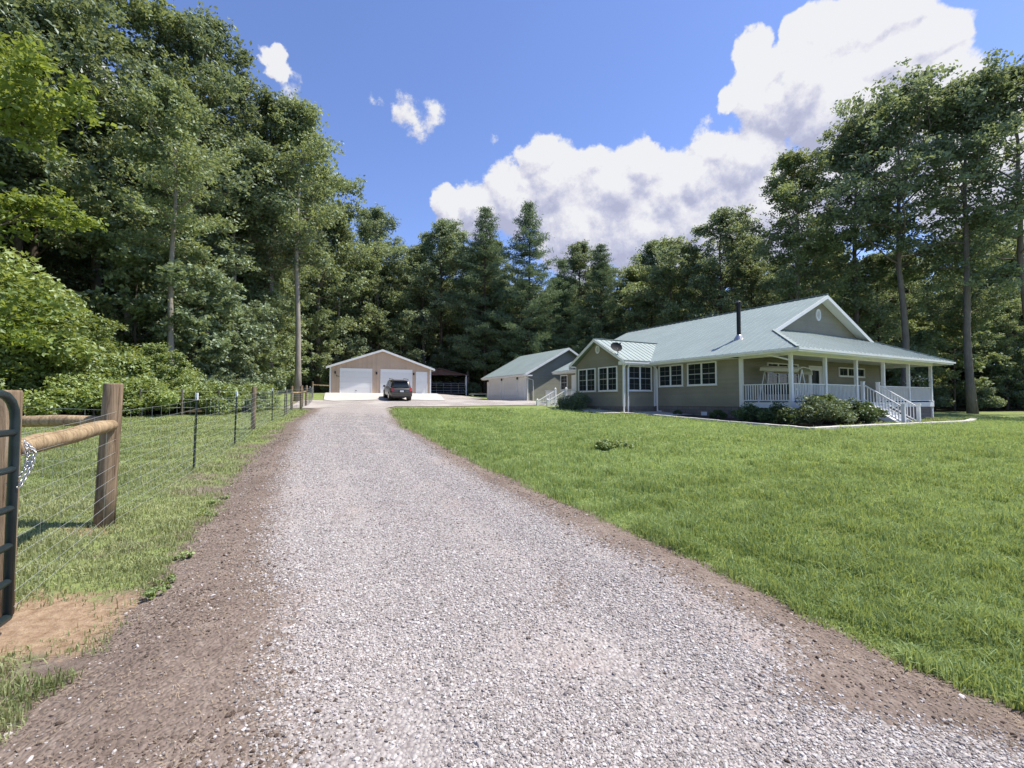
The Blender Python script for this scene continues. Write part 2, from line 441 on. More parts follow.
def ground_mat():
    m, nt, bs = new_mat('ground_turf_and_soil')
    co = coords(nt)
    A = lambda k: nt.node('ShaderNodeAttribute', attribute_name=k).outputs['Fac']
    big = nt.noise(co, .22, 4, .6); mid = nt.noise(co, 1.7, 5, .65); fine = nt.noise(co, 16, 6, .7); vf = nt.noise(co, 70, 4, .7)
    f = nt.math('ADD', nt.math('MULTIPLY', mid.outputs[0], .55), nt.math('MULTIPLY', fine.outputs[0], .5))
    turf = nt.ramp(f, [(.33, (.075, .11, .035)), (.5, (.17, .215, .075)), (.68, (.30, .335, .145))])
    turf = nt.mix(nt.math('MULTIPLY', nt.step(big.outputs[0], .42, .68), .55), turf, (.25, .31, .09))
    # thin, straw coloured patches
    st = nt.math('MULTIPLY', nt.step(nt.noise(co, .9, 5, .7).outputs[0], .56, .72), .6)
    turf = nt.mix(st, turf, (.30, .26, .15))
    soil = nt.ramp(nt.math('ADD', nt.math('MULTIPLY', mid.outputs[0], .5), nt.math('MULTIPLY', fine.outputs[0], .5)),
                   [(.3, (.085, .062, .050)), (.5, (.175, .136, .112)), (.7, (.31, .255, .215))])
    clayc = nt.ramp(fine.outputs[0], [(.3, (.22, .14, .085)), (.7, (.45, .33, .22))])
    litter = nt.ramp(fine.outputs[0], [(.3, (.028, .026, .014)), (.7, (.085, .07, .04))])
    nz = nt.math('SUBTRACT', nt.noise(co, 6, 6, .75).outputs[0], .5)
    sm = nt.step(nt.math('ADD', A('soil'), nt.math('MULTIPLY', nz, 1.1)), .18, .50)
    cm = nt.step(nt.math('ADD', A('clay'), nt.math('MULTIPLY', nz, 1.9)), .3, .75)
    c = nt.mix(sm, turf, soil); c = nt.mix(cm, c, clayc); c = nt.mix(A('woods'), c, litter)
    nt.put(bs.inputs['Base Color'], c)
    bs.inputs['Roughness'].default_value = .95; bs.inputs['Specular IOR Level'].default_value = .1
    h = nt.math('ADD', nt.math('MULTIPLY', fine.outputs[0], .7), nt.math('MULTIPLY', vf.outputs[0], .35))
    bump(nt, bs, h, .9, .035)
    return m
M['ground'] = ground_mat()
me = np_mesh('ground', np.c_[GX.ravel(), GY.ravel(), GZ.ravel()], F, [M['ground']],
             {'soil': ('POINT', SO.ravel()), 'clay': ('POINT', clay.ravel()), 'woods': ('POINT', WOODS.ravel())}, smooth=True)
tag(link('ground', me), 'rolling lawn and bare soil around the gravel drive', kind='structure')

# ------------------------------------------------------------------ gravel driveway
def gravel_mat(court=False):
    m, nt, bs = new_mat('court_gravel' if court else 'drive_gravel')
    co = coords(nt)
    def vor(sc, out='Color'):
        v = nt.node('ShaderNodeTexVoronoi', i_Scale=sc); nt.l.new(co, v.inputs['Vector']); return v
    v1 = vor(46); v2 = vor(85)
    sp = nt.node('ShaderNodeSeparateColor'); nt.l.new(v1.outputs['Color'], sp.inputs[0])
    sp2 = nt.node('ShaderNodeSeparateColor'); nt.l.new(v2.outputs['Color'], sp2.inputs[0])
    stone = nt.ramp(nt.math('ADD', nt.math('MULTIPLY', sp.outputs[0], .6), nt.math('MULTIPLY', sp2.outputs[0], .4)),
                    [(.0, (.22, .193, .178)), (.3, (.315, .28, .26)), (.6, (.39, .355, .33)), (1, (.49, .455, .43))])
    stone = nt.mix(nt.math('MULTIPLY', nt.step(v1.outputs['Distance'], .45, .75), .5), stone, (.17, .145, .14))
    mid = nt.noise(co, 1.1, 6, .7); fine = nt.noise(co, 18, 5, .7); big = nt.noise(co, .45, 4, .6)
    dust = nt.math('MULTIPLY', nt.step(mid.outputs[0], .50, .68), .55)
    stone = nt.mix(dust, stone, (.36, .285, .25))
    soil = nt.ramp(nt.math('ADD', nt.math('MULTIPLY', mid.outputs[0], .5), nt.math('MULTIPLY', fine.outputs[0], .5)),
                   [(.3, (.095, .070, .056)), (.5, (.19, .147, .120)), (.7, (.32, .265, .222))])
    if court:
        c = nt.mix(nt.math('MULTIPLY', nt.step(big.outputs[0], .45, .6), .6), stone, (.50, .46, .42))
    else:
        at = nt.node('ShaderNodeAttribute', attribute_name='gravel').outputs['Fac']
        nz = nt.math('SUBTRACT', nt.noise(co, 9, 7, .8).outputs[0], .5)
        nz2 = nt.math('SUBTRACT', sp.outputs[1], .5)
        g = nt.step(nt.math('ADD', nt.math('ADD', at, nt.math('MULTIPLY', nz, .9)), nt.math('MULTIPLY', nz2, .5)), .42, .58)
        c = nt.mix(g, soil, stone)
    nt.put(bs.inputs['Base Color'], c); bs.inputs['Roughness'].default_value = .9; bs.inputs['Specular IOR Level'].default_value = .2
    h = nt.math('SUBTRACT', nt.math('MULTIPLY', fine.outputs[0], .4), nt.math('MULTIPLY', v1.outputs['Distance'], 1.0))
    bump(nt, bs, h, .8, .016)
    return m
M['gravel'] = gravel_mat(); M['court'] = gravel_mat(True)
ys = geo(-6, YEND + 1.6, 1.2, 8, .1, 1.035); ys = ys[ys < YEND + 1.8]
us = np.linspace(-.12, 1.12, 64)
a, b, c, d = edges(ys)
U, YY = np.meshgrid(us, ys)
XX = a[:, None] + (d - a)[:, None] * U
gl = np.minimum((XX - b[:, None]) / .38, (c[:, None] - XX) / .38)
gl = np.clip(.5 + gl * .5, 0, 1)
# thin spots in the gravel
PB = on_ground(842, 705)
PB2 = on_ground(560, 590)
def bare(X, Y):
    q = np.exp(-(((X - PB[0]) * .5 - (Y - PB[1]) * .0) / .25) ** 2 - ((Y - PB[1]) / .28) ** 2)
    q2 = np.exp(-((X - PB2[0] - .1 * (Y - PB2[1])) / .16) ** 2 - ((Y - PB2[1]) / .9) ** 2)
    return q * .75 + q2 * .45
gl = np.clip(gl - bare(XX, YY) - .16 * (np.exp(-((U - .36) / .06) ** 2) + np.exp(-((U - .64) / .06) ** 2)) * np.clip(.6 + vnoise(XX, YY, 1.5, 71), 0, 1.2) - .35 * np.clip(vnoise(XX, YY, 1.1, 31) - .28, 0, 1) * 2, 0, 1)
# edges of the sheet dive just below the turf
lift = np.clip((.5 - np.abs(U - .5)) / .08, -1.4, 1) * .02
ruts = -.025 * (np.exp(-((U - .36) / .07) ** 2) + np.exp(-((U - .66) / .07) ** 2)) + .012 * vnoise(XX, YY, 2.2, 9)
crown = .03
def road_z(X, Y, Uq):
    l = np.clip((.5 - np.abs(Uq - .5)) / .08, -1.4, 1)
    r = -.02 * (np.exp(-((Uq - .36) / .07) ** 2) + np.exp(-((Uq - .66) / .07) ** 2)) + .01 * vnoise(X, Y, 2.2, 9)
    return ground(X, Y) + .022 * l + (crown + r) * np.clip(l, 0, 1)
ZZ = road_z(XX, YY, U)
ny, nx = XX.shape
idx = np.arange(nx * ny).reshape(ny, nx)
F = np.stack([idx[:-1, :-1], idx[:-1, 1:], idx[1:, 1:], idx[1:, :-1]], -1).reshape(-1, 4)
me = np_mesh('gravel_driveway', np.c_[XX.ravel(), YY.ravel(), ZZ.ravel()], F, [M['gravel']], {'gravel': ('POINT', gl.ravel())}, smooth=True)
tag(link('gravel_driveway', me), 'pale grey gravel driveway with brown dirt shoulders', kind='structure')

def flat_patch(name, poly, off, mat, label, cell=.5, kind='structure'):
    P = np.array(poly); x0, y0 = P.min(0); x1, y1 = P.max(0)
    bm = bmesh.new()
    vs = [bm.verts.new((p[0], p[1], 0)) for p in poly]
    bm.faces.new(vs)
    for ax, lo, hi in ((0, x0, x1), (1, y0, y1)):
        for q in np.arange(lo + cell, hi, cell):
            co = (q, 0, 0) if ax == 0 else (0, q, 0); no = (1, 0, 0) if ax == 0 else (0, 1, 0)
            bmesh.ops.bisect_plane(bm, geom=bm.verts[:] + bm.edges[:] + bm.faces[:], plane_co=co, plane_no=no)
    pts = np.array([v.co[:] for v in bm.verts]); z = off(pts[:, 0], pts[:, 1]) if callable(off) else ground(pts[:, 0], pts[:, 1]) + off
    for v, zz in zip(bm.verts, z): v.co.z = zz
    bmesh.ops.recalc_face_normals(bm, faces=bm.faces)
    if bm.faces[0].normal.z < 0 if len(bm.faces) and (bm.faces.ensure_lookup_table() or True) else False:
        bmesh.ops.reverse_faces(bm, faces=bm.faces)
    me = bpy.data.meshes.new(name); bm.to_mesh(me); bm.free(); me.materials.append(mat)
    return tag(link(name, me), label, kind=kind)
flat_patch('gravel_court', COURT, .03, M['court'], 'pale gravel yard between the two garages', .8)

# loose stones
ICO = None
def ico():
    bm = bmesh.new(); bmesh.ops.create_icosphere(bm, subdivisions=1, radius=1)
    V = np.array([v.co[:] for v in bm.verts]); F = np.array([[v.index for v in f.verts] for f in bm.faces]); bm.free(); return V, F
IV, IF = ico()
def stones(name, X, Y, Z, S, mat, tone):
    n = len(X); q = rng.normal(size=(n, 12, 3)) * .16
    V = IV[None] * (1 + q) * np.stack([rng.uniform(.7, 1.25, n), rng.uniform(.6, 1.1, n), rng.uniform(.4, .75, n)], -1)[:, None]
    a = rng.uniform(0, 2 * PI, n); b = rng.normal(0, .35, n)
    ca, sa, cb, sb = np.cos(a), np.sin(a), np.cos(b), np.sin(b)
    x = V[..., 0] * cb[:, None] - V[..., 2] * sb[:, None]; z = V[..., 0] * sb[:, None] + V[..., 2] * cb[:, None]; y = V[..., 1]
    V = np.stack([x * ca[:, None] - y * sa[:, None], x * sa[:, None] + y * ca[:, None], z], -1) * S[:, None, None]
    V += np.stack([X, Y, Z + S * .22], -1)[:, None]
    F = IF[None] + (np.arange(n) * 12)[:, None, None]
    return np_mesh(name, V.reshape(-1, 3), F.reshape(-1, 3), [mat], {'tone': ('POINT', np.repeat(tone, 12))})
def stone_mat():
    m, nt, bs = new_mat('crushed_stone')
    at = nt.node('ShaderNodeAttribute', attribute_name='tone').outputs['Fac']
    co = coords(nt)
    f = nt.math('ADD', at, nt.math('MULTIPLY', nt.math('SUBTRACT', nt.noise(co, 120, 3).outputs[0], .5), .25))
    nt.put(bs.inputs['Base Color'], nt.ramp(f, [(0, (.17, .148, .135)), (.25, (.30, .265, .245)), (.65, (.40, .365, .34)), (1, (.56, .525, .495))]))
    bs.inputs['Roughness'].default_value = .85; bs.inputs['Specular IOR Level'].default_value = .25
    return m
M['stone'] = stone_mat()
N = 600000
t = rng.uniform(0, 1, N)
Y = 1.3 * (24 / 1.3) ** t
u = rng.uniform(-.05, 1.05, N)
ea, eb, ec, ed = edges(Y)
X = ea + (ed - ea) * u
g = np.clip(.5 + np.minimum((X - eb) / .38, (ec - X) / .38) * .5, 0, 1)
patch = .62 + .9 * vnoise(X, Y, 1.6, 41) - .55 * (np.exp(-((u - .36) / .06) ** 2) + np.exp(-((u - .63) / .06) ** 2))
dens = np.clip((g * 1.15 - .08 - bare(X, Y)), .02, 1) * np.clip(patch + .5 * (g > .9), .12, 1) * np.clip((ed - ea) / 6.0, .3, 1) * np.clip((24 - Y) / 13, 0, 1)
keep = (rng.uniform(0, 1, N) < dens)
X, Y, u = X[keep], Y[keep], u[keep]
S = rng.lognormal(math.log(.0043), .42, len(X)) * (1 + .08 * Y)
S = np.clip(S, .0022, .014)
me = stones('loose_gravel', X, Y, road_z(X, Y, u), S, M['stone'], rng.uniform(0, 1, len(X)) ** .9)
tag(link('loose_gravel', me), 'loose crushed stone spread over the driveway', 'gravel', kind='stuff')

# clods and small stones on the bare shoulders
N = 90000
Y = 1.3 * (13 / 1.3) ** rng.uniform(0, 1, N); u = rng.uniform(-.02, 1.02, N); ea, eb, ec, ed = edges(Y); X = ea + (ed - ea) * u
g = np.clip(.5 + np.minimum((X - eb) / .38, (ec - X) / .38) * .5, 0, 1)
keep = rng.uniform(0, 1, N) < np.clip(1.05 - g, .06, 1) * np.clip(.5 + .9 * vnoise(X, Y, 2.3, 57), .1, 1)
X, Y, u = X[keep], Y[keep], u[keep]
S = np.clip(rng.lognormal(math.log(.0035), .55, len(X)) * (1 + .07 * Y), .0015, .016)
def clod_mat():
    m, nt, bs = new_mat('soil_clods')
    at = nt.node('ShaderNodeAttribute', attribute_name='tone').outputs['Fac']
    nt.put(bs.inputs['Base Color'], nt.ramp(at, [(0, (.075, .054, .042)), (.5, (.17, .13, .105)), (.85, (.27, .22, .18)), (.93, (.42, .38, .35)), (1, (.55, .51, .48))]))
    bs.inputs['Roughness'].default_value = .95; bs.inputs['Specular IOR Level'].default_value = .1
    return m
M['clod'] = clod_mat()
tag(link('soil_clods', stones('soil_clods', X, Y, road_z(X, Y, u), S, M['clod'], rng.uniform(0, 1, len(X)))), 'loose clods and grit on the brown dirt shoulders', 'soil', kind='stuff')

# ------------------------------------------------------------------ grass
def blades(name, X, Y, H, W, tone, mat, lean=.45, z=None):
    n = len(X)
    z = ground(X, Y) if z is None else z
    a = rng.uniform(0, 2 * PI, n); ca, sa = np.cos(a), np.sin(a)
    l = np.abs(rng.normal(0, lean, n)); b = rng.uniform(0, 2 * PI, n); lx, ly = np.cos(b) * l, np.sin(b) * l
    B = np.stack([X, Y, z - .01], -1)
    wv = np.stack([ca, sa, 0 * ca], -1) * (W / 2)[:, None]
    mid = B + np.stack([lx * H * .35, ly * H * .35, H * .6 + .01], -1)
    tip = B + np.stack([lx * H * 1.15, ly * H * 1.15, H * np.sqrt(np.clip(1 - l * l * .35, .2, 1)) + .01], -1)
    V = np.stack([B - wv, B + wv, mid + wv * .75, tip, mid - wv * .75], 1).reshape(-1, 3)
    i = np.arange(n)[:, None] * 5
    F = np.concatenate([i + np.array([[0, 1, 2, 4]]), i + np.array([[4, 2, 3, 3]])], 0)
    # quads for the lower part, tips as degenerate-free triangles in a second mesh layout
    F1 = i + np.array([[0, 1, 2]]); F2 = i + np.array([[0, 2, 4]]); F3 = i + np.array([[4, 2, 3]])
    F = np.concatenate([F1, F2, F3], 0)
    return np_mesh(name, V, F, [mat], {'tone': ('POINT', np.repeat(tone, 5))}, smooth=False)
HOUSE_BED = [(7.2, 29.0), (3.5, 36.0), (22.0, 46.0), (27.5, 29.5), (11.8, 18.0), (10.2, 20.5), (8.0, 26.0)]
def grass_points(N, ymin, ymax, xw):
    t = rng.uniform(0, 1, N); Y = ymin * (ymax / ymin) ** t
    X = rng.uniform(-xw, xw, N) * (Y + .8)
    sm = soil_mask(X, Y)
    nz = vnoise(X, Y, 9, 77) * .3 + rng.uniform(-.28, .28, N)
    k = (sm + nz < .42) & (sd_poly(X, Y, CLEAR) > -.5) & (sd_poly(X, Y, COURT) < .0)
    k &= ~((Y > YEND - 1) & (X < -8) & (X > -14))
    k &= sd_poly(X, Y, HOUSE_BED) < .1
    k &= np.hypot((X - CLAY[0]) / .9, (Y - CLAY[1]) / .62) + rng.uniform(-.75, .35, N) > .62
    return X[k], Y[k], sm[k]
X, Y, sm = grass_points(760000, 1.5, 30, 1.25)
R = X > edges(Y)[3] - .4
# lawn on the right: lush; clumpy height
cl = np.clip(.46 + .9 * vnoise(X, Y, 2.6, 51) + .7 * vnoise(X, Y, 8.0, 52), 0, 1.5)
edge_d = np.abs(X - edges(Y)[3])
def do_grass(sel, name, hmin, hmax, label, mat, dry):
    x, y, c = X[sel], Y[sel], cl[sel]
    H = (hmin + (hmax - hmin) * c * rng.uniform(.4, 1.2, len(x)))
    W = .0032 + .0010 * y + rng.uniform(0, .0025, len(x))
    tone = np.clip(.40 + .42 * vnoise(x, y, .55, 61) + .34 * vnoise(x, y, 3.1, 62) + .015 * (y - 6) * (x > 0) + rng.normal(0, .24, len(x)), 0, 1)
    if dry: tone = np.clip(tone * .75 + .15 * (rng.uniform(0, 1, len(x)) < .2), 0, 1)
    tag(link(name, blades(name, x, y, H, W, tone, mat, .6)), label, 'grass', kind='stuff')
do_grass(R, 'lawn_grass', .03, .15, 'bright green mown lawn right of the driveway', M['blade'], False)
Lk = (~R) & (rng.uniform(0, 1, len(X)) < .8)
do_grass(Lk, 'verge_grass', .02, .075, 'short patchy grass along and behind the wire fence', M['blade_dry'], True)
# taller, coarser tufts near the camera on the lawn
tx, ty = [], []
for i in range(900):
    y = 1.8 * (14 / 1.8) ** random.random(); x = random.uniform(float(edges(y)[3]) + .1, 1.25 * (y + 1))
    if vnoise(np.array([x]), np.array([y]), 1.1, 91)[0] < random.uniform(-.6, .5): continue
    k = random.randint(14, 34)
    tx += list(np.random.default_rng(i).normal(x, .055, k)); ty += list(np.random.default_rng(i + 999).normal(y, .055, k))
tx, ty = np.array(tx), np.array(ty)
me = blades('coarse_grass', tx, ty, rng.uniform(.08, .19, len(tx)), .006 + .0008 * ty, np.clip(rng.normal(.55, .22, len(tx)), 0, 1), M['blade'], .8)
tag(link('coarse_grass', me), 'taller coarse tufts standing out of the lawn', 'grass', kind='stuff')
# straw and dead stalks on the dirt shoulders
N = 16000
y = 1.6 * (14 / 1.6) ** rng.uniform(0, 1, N); ea, eb, ec, ed = edges(y)
s_ = rng.uniform(0, 1, N) < .7
x = np.where(s_, ea - .5 + (eb - ea + .5) * rng.uniform(0, 1, N), ec + (ed - ec) * rng.uniform(0, 1, N))
a = rng.uniform(0, 2 * PI, N); L = rng.uniform(.01, .045, N); w = .0009 + .0004 * y
z = ground(x, y) + .05 + .0 * y
dx, dy = np.cos(a) * L, np.sin(a) * L; wx, wy = -np.sin(a) * w, np.cos(a) * w
zz = lambda X_, Y_: road_z(X_, Y_, (X_ - ea) / (ed - ea)) 
V = np.stack([np.stack([x - wx, y - wy, zz(x - wx, y - wy) + .006], -1), np.stack([x + wx, y + wy, zz(x + wx, y + wy) + .006], -1),
              np.stack([x + dx, y + dy, zz(x + dx, y + dy) + .012], -1)], 1).reshape(-1, 3)
F = np.arange(N * 3).reshape(-1, 3)
M['straw'] = basic('straw_litter', (.27, .205, .14), .9, var=.55, nscale=6)
tag(link('dead_grass_litter', np_mesh('dead_grass_litter', V, F, [M['straw']])), 'straw and dead stalks lying on the dirt shoulders', 'straw', kind='stuff')
# ------------------------------------------------------------------ fence and gate
FP = [(-3.26, 2.92, 'wood'), (-4.10, 4.62, 'wood'), (-5.25, 7.55, 't'), (-6.5, 10.7, 't'), (-8.0, 14.1, 'wood'), (-9.05, 17.2, 't'), (-10.0, 20.0, 't'),
      (-12.1, 25.0, 'wood'), (-12.0, 25.9, 'wood'), (-13.1, 28.4, 'wood'), (-13.45, 29.7, 'wood'), (-15.1, 34.0, 't'), (-17.1, 39.0, 'wood')]
fence = empty('wire_fence', (-4.1, 4.62, gz(-4.1, 4.62)), 0, 'woven wire fence on wooden and steel posts along the left of the driveway', 'fence')
fo = Vector(fence.location)
def frel(p): return Vector(p) - fo
tops = []
for i, (x, y, k) in enumerate(FP):
    z = gz(x, y)
    mb = MB()
    lean = Vector(((random.uniform(-.02, .03)), random.uniform(-.02, .02), 0))
    if k == 'wood':
        big = i < 2
        h = 1.43 if big else (1.32 if i < 9 else 1.35); r = .082 if big else .065
        if i == 1: lean = Vector((.035, .02, 0))
        pts = [Vector((x, y, z - .15)), Vector((x, y, z + h * .3)) + lean * .3, Vector((x, y, z + h * .7)) + lean * .7, Vector((x, y, z + h - .015)) + lean, Vector((x, y, z + h)) + lean]
        mb.tube([frel(p) for p in pts], [r * 1.04, r * 1.02, r, r * .985, r * .93], 20)
        mb.build('wooden_post', M['post_wood'], fence, smooth=False)
        # flat end, rounded sides
        me = fence.children[-1].data
        me.polygons.foreach_set('use_smooth', [len(p.vertices) == 4 for p in me.polygons])
        tops.append(h)
    else:
        h = 1.22
        p0, p1 = frel((x, y, z - .1)), frel(Vector((x, y, z + h)) + lean)
        mb.bar(p0, p1, .034, .006); mb.bar(p0 + Vector((.0, .012, 0)), p1 + Vector((.0, .012, 0)), .006, .03)
        for q in range(22):
            c = p0.lerp(p1, (q + 2) / 24) - Vector((0, .008, 0)); mb.box(c.x - .006, c.x + .006, c.y - .006, c.y + .004, c.z - .012, c.z + .012)
        o = mb.build('steel_post', M['tpost'], fence)
        mb = MB(); mb.bar(p1 - Vector((0, 0, .08)), p1 + Vector((0, 0, .035)), .042, .026)
        mb.build('post_cap', M['white'], o, bevel=.004)
        tops.append(h)
# rails of the corner brace
def brace(p0, p1, r):
    mb = MB(); p0, p1 = frel(p0), frel(p1); n = 7
    pts = [p0.lerp(p1, k / (n - 1)) + Vector((0, 0, .006 * math.sin(k * 1.7))) for k in range(n)]
    rr = [r * .80] + [r * (1 + .03 * math.sin(k * 2.1)) for k in range(1, n - 1)] + [r * .82]
    pts.insert(0, pts[0] + (pts[0] - pts[1]) * .03); rr.insert(0, r * .6); pts.append(pts[-1] + (pts[-1] - pts[-2]) * .03); rr.append(r * .6)
    o = mb.tube(pts, rr, 16).build('brace_rail', M['rail_wood'], fence)
    o.data.polygons.foreach_set('use_smooth', [len(p.vertices) == 4 for p in o.data.polygons])
zr = CAM_Z - .30
brace((-3.29, 3.02, zr - .02), (-4.02, 4.58, zr + .06), .066)
brace((-4.16, 4.66, zr + .10), (-7.2, 4.72, zr + .06), .058)
x, y = -7.3, 4.72
MB().tube([frel((x, y, gz(x, y) - .1)), frel((x, y, gz(x, y) + 1.4))], .08, 18).build('wooden_post', M['post_wood'], fence)
for a_, b_ in ((7, 8), (9, 10)):
    brace((FP[a_][0], FP[a_][1], gz(*FP[a_][:2]) + .95), (FP[b_][0], FP[b_][1], gz(*FP[b_][:2]) + .95), .045)
brace((-17.1, 39, gz(-17.1, 39) + 1.05), (-15.9, 39.6, gz(-15.9, 39.6) + 1.0), .045)
# woven wire: ten line wires and upright stays
wm = MB()
hs = [.05, .15, .26, .37, .49, .61, .74, .87, 1.01, 1.15]
def wire(p, q, r, n=3):
    wm.tube([frel(p), frel(q)], r, n, cap=False)
def run(path, far=False, near_gap=0):
    for (x0, y0), (x1, y1) in zip(path[:-1], path[1:]):
        L = math.hypot(x1 - x0, y1 - y0); ns = max(1, int(L / .7))
        ox, oy = (y1 - y0) / L * .085, -(x1 - x0) / L * .085
        r = .0009 + .00013 * (y0 + y1) / 2
        P = [(x0 + (x1 - x0) * k / ns + ox, y0 + (y1 - y0) * k / ns + oy) for k in range(ns + 1)]
        for j, h in enumerate(hs):
            for k in range(ns):
                s0 = -.015 * math.sin(PI * k / ns); s1 = -.015 * math.sin(PI * (k + 1) / ns)
                wire((P[k][0], P[k][1], gz(*P[k]) + h + s0), (P[k + 1][0], P[k + 1][1], gz(*P[k + 1]) + h + s1), r)
        nv = int(L / .30)
        for k in range(1, nv):
            f = k / nv; px, py = x0 + (x1 - x0) * f + ox, y0 + (y1 - y0) * f + oy; g = gz(px, py)
            wire((px, py, g + .05), (px, py, g + 1.15), r * .8)
run([(p[0], p[1]) for p in FP])
run([(-4.1, 4.62), (-7.3, 4.72), (-11, 4.9)])
o = wm.build('woven_wire', M['wire'], fence)
# fence running back along the far side of the pasture
bp = [(-10.6, 21.4), (-14.2, 19.6), (-17.5, 17.0), (-22, 12.5)]
sf = empty('brush_fence', (-14.2, 19.6, gz(-14.2, 19.6)), 0, 'low old wire fence along the foot of the leafy brush', 'fence')
so = Vector(sf.location)
mb = MB(); mw = MB()
for i, ((x0, y0), (x1, y1)) in enumerate(zip(bp[:-1], bp[1:])):
    n = 3
    for k in range(n):
        fa, fb = k / n, (k + 1) / n
        xa, ya, xb, yb = x0 + (x1 - x0) * fa, y0 + (y1 - y0) * fa, x0 + (x1 - x0) * fb, y0 + (y1 - y0) * fb
        q = MB(); q.tube([Vector((xa, ya, gz(xa, ya) - .1)) - so, Vector((xa, ya, gz(xa, ya) + 1.15)) - so], .035, 8).build('post', M['bark'], sf)
        for h in (.35, .7, 1.05):
            mw.tube([Vector((xa, ya, gz(xa, ya) + h)) - so, Vector(((xa + xb) / 2, (ya + yb) / 2, gz(xa, ya) + h - .03)) - so, Vector((xb, yb, gz(xb, yb) + h)) - so], .006, 4)
mw.build('line_wire', M['wire'], sf)

# gate
gd = Vector((.41, -.91, 0)).normalized()
g0 = Vector((-2.985, 2.74, 0)); gb = gz(g0.x, g0.y)
gate = empty('farm_gate', (g0.x, g0.y, gb), 0, 'dark green tubular steel farm gate chained to the near wooden post', 'gate')
H0, H1, GL, R = .10, 1.42, 3.4, .024
mb = MB()
def gp(u, z): return gd * u + Vector((0, 0, z))
pts = [gp(0, H0 + .0)] + [gp(0, H1 - .16)] + [gp(.16 - .16 * math.cos(t), H1 - .16 + .16 * math.sin(t)) for t in (PI / 8, PI / 4, 3 * PI / 8, PI / 2)]
pts += [gp(GL - .16, H1)] + [gp(GL - .16 + .16 * math.sin(t), H1 - .16 + .16 * math.cos(t)) for t in (PI / 8, PI / 4, 3 * PI / 8, PI / 2)] + [gp(GL, H0), gp(0, H0)]
mb.tube(pts, R, 12).build('gate_frame', M['gate'], gate, smooth=True)
for z in (.31, .52, .74, .97, 1.19):
    MB().tube([gp(.01, z), gp(GL - .01, z)], R * .85, 12).build('crossbar', M['gate'], gate, smooth=True)
for u in (GL * .36, GL * .68):
    MB().bar(gp(u, H0), gp(u, H1), .04, .012).build('upright_brace', M['gate'], gate)
MB().tube([gp(.0, .86) + Vector((0, 0, 0)), gp(-.07, .87)], .012, 8).build('latch_pin', M['galv'], gate)
# chain: links looped from the gate over the rail end
ch = empty('gate_chain', (g0.x, g0.y, gb + .9), 0, 'shiny steel chain looped between the gate and the rail', 'chain')
cm = MB(); path = []
c0 = Vector((.0, .0, -.02)); 
anchor = [Vector((-.04, .0, -.02)), Vector((-.03, .05, .01)), Vector((-.01, .08, .06)), Vector((-.02, .10, .14)), Vector((-.05, .11, .22)), Vector((.01, .11, .17)), Vector((.015, .09, .08)), Vector((.02, .05, .02)), Vector((.03, .01, -.03))]
L = 0; samples = []
for a_, b_ in zip(anchor[:-1], anchor[1:]):
    n = max(2, int((b_ - a_).length / .004))
    samples += [a_.lerp(b_, k / n) for k in range(n)]
acc = 0; last = samples[0]; cnt = 0
for s1 in samples[1:]:
    acc += (s1 - last).length; 
    if acc > .03:
        d = (s1 - last).normalized(); acc = 0; cnt += 1
        up = Vector((0, 0, 1)) if cnt % 2 else Vector((.8, .5, .1)); a1 = d.cross(up).normalized()
        ring = [s1 + d * .021 * math.cos(t) + a1 * .011 * math.sin(t) for t in np.linspace(0, 2 * PI, 11)]
        cm.tube(ring, .0026, 6, cap=False); last = s1
    else: last = s1 if acc == 0 else last; acc = (s1 - last).length
cm.build('chain_links', M['galv'], ch, smooth=True)
# ------------------------------------------------------------------ building helpers (local x = t, local y = s)
def roof_slab(name, poly, parent, eave_dir, thick=.07, rib=.42, mat=None, rib_h=.022):
    """sloping metal roof sheet with standing ribs running up the slope"""
    mb = MB(); P = [Vector(p) for p in poly]
    n = (P[1] - P[0]).cross(P[2] - P[0]).normalized()
    if n.z < 0: n = -n; 
    e = Vector(eave_dir).normalized(); up = n.cross(e).normalized()
    if up.z < 0: up = -up
    mb.prism([p - n * thick for p in P], n * thick)
    o = P[0]; uv = [((p - o).dot(e), (p - o).dot(up)) for p in P]
    u0, u1 = min(u for u, v in uv), max(u for u, v in uv)
    u = u0 + .04
    while u < u1:
        hits = []
        for i in range(len(uv)):
            (ua, va), (ub, vb) = uv[i], uv[(i + 1) % len(uv)]
            if (ua <= u) != (ub <= u): hits.append(va + (vb - va) * (u - ua) / (ub - ua))
        hits.sort()
        for k in range(0, len(hits) - 1, 2):
            if hits[k + 1] - hits[k] > .15:
                a_ = o + e * u + up * (hits[k] + .01) + n * (rib_h / 2 + .001); b_ = o + e * u + up * (hits[k + 1] - .02) + n * (rib_h / 2 + .001)
                d = (b_ - a_); w = e * .022; h = n * rib_h / 2
                mb.add([a_ - w - h, a_ + w - h, a_ + w * .5 + h, a_ - w * .5 + h, b_ - w - h, b_ + w - h, b_ + w * .5 + h, b_ - w * .5 + h],
                       [(0, 3, 2, 1), (4, 5, 6, 7), (1, 2, 6, 5), (2, 3, 7, 6), (3, 0, 4, 7)])
        u += rib
    return mb.build(name, mat or M['roof'], parent)

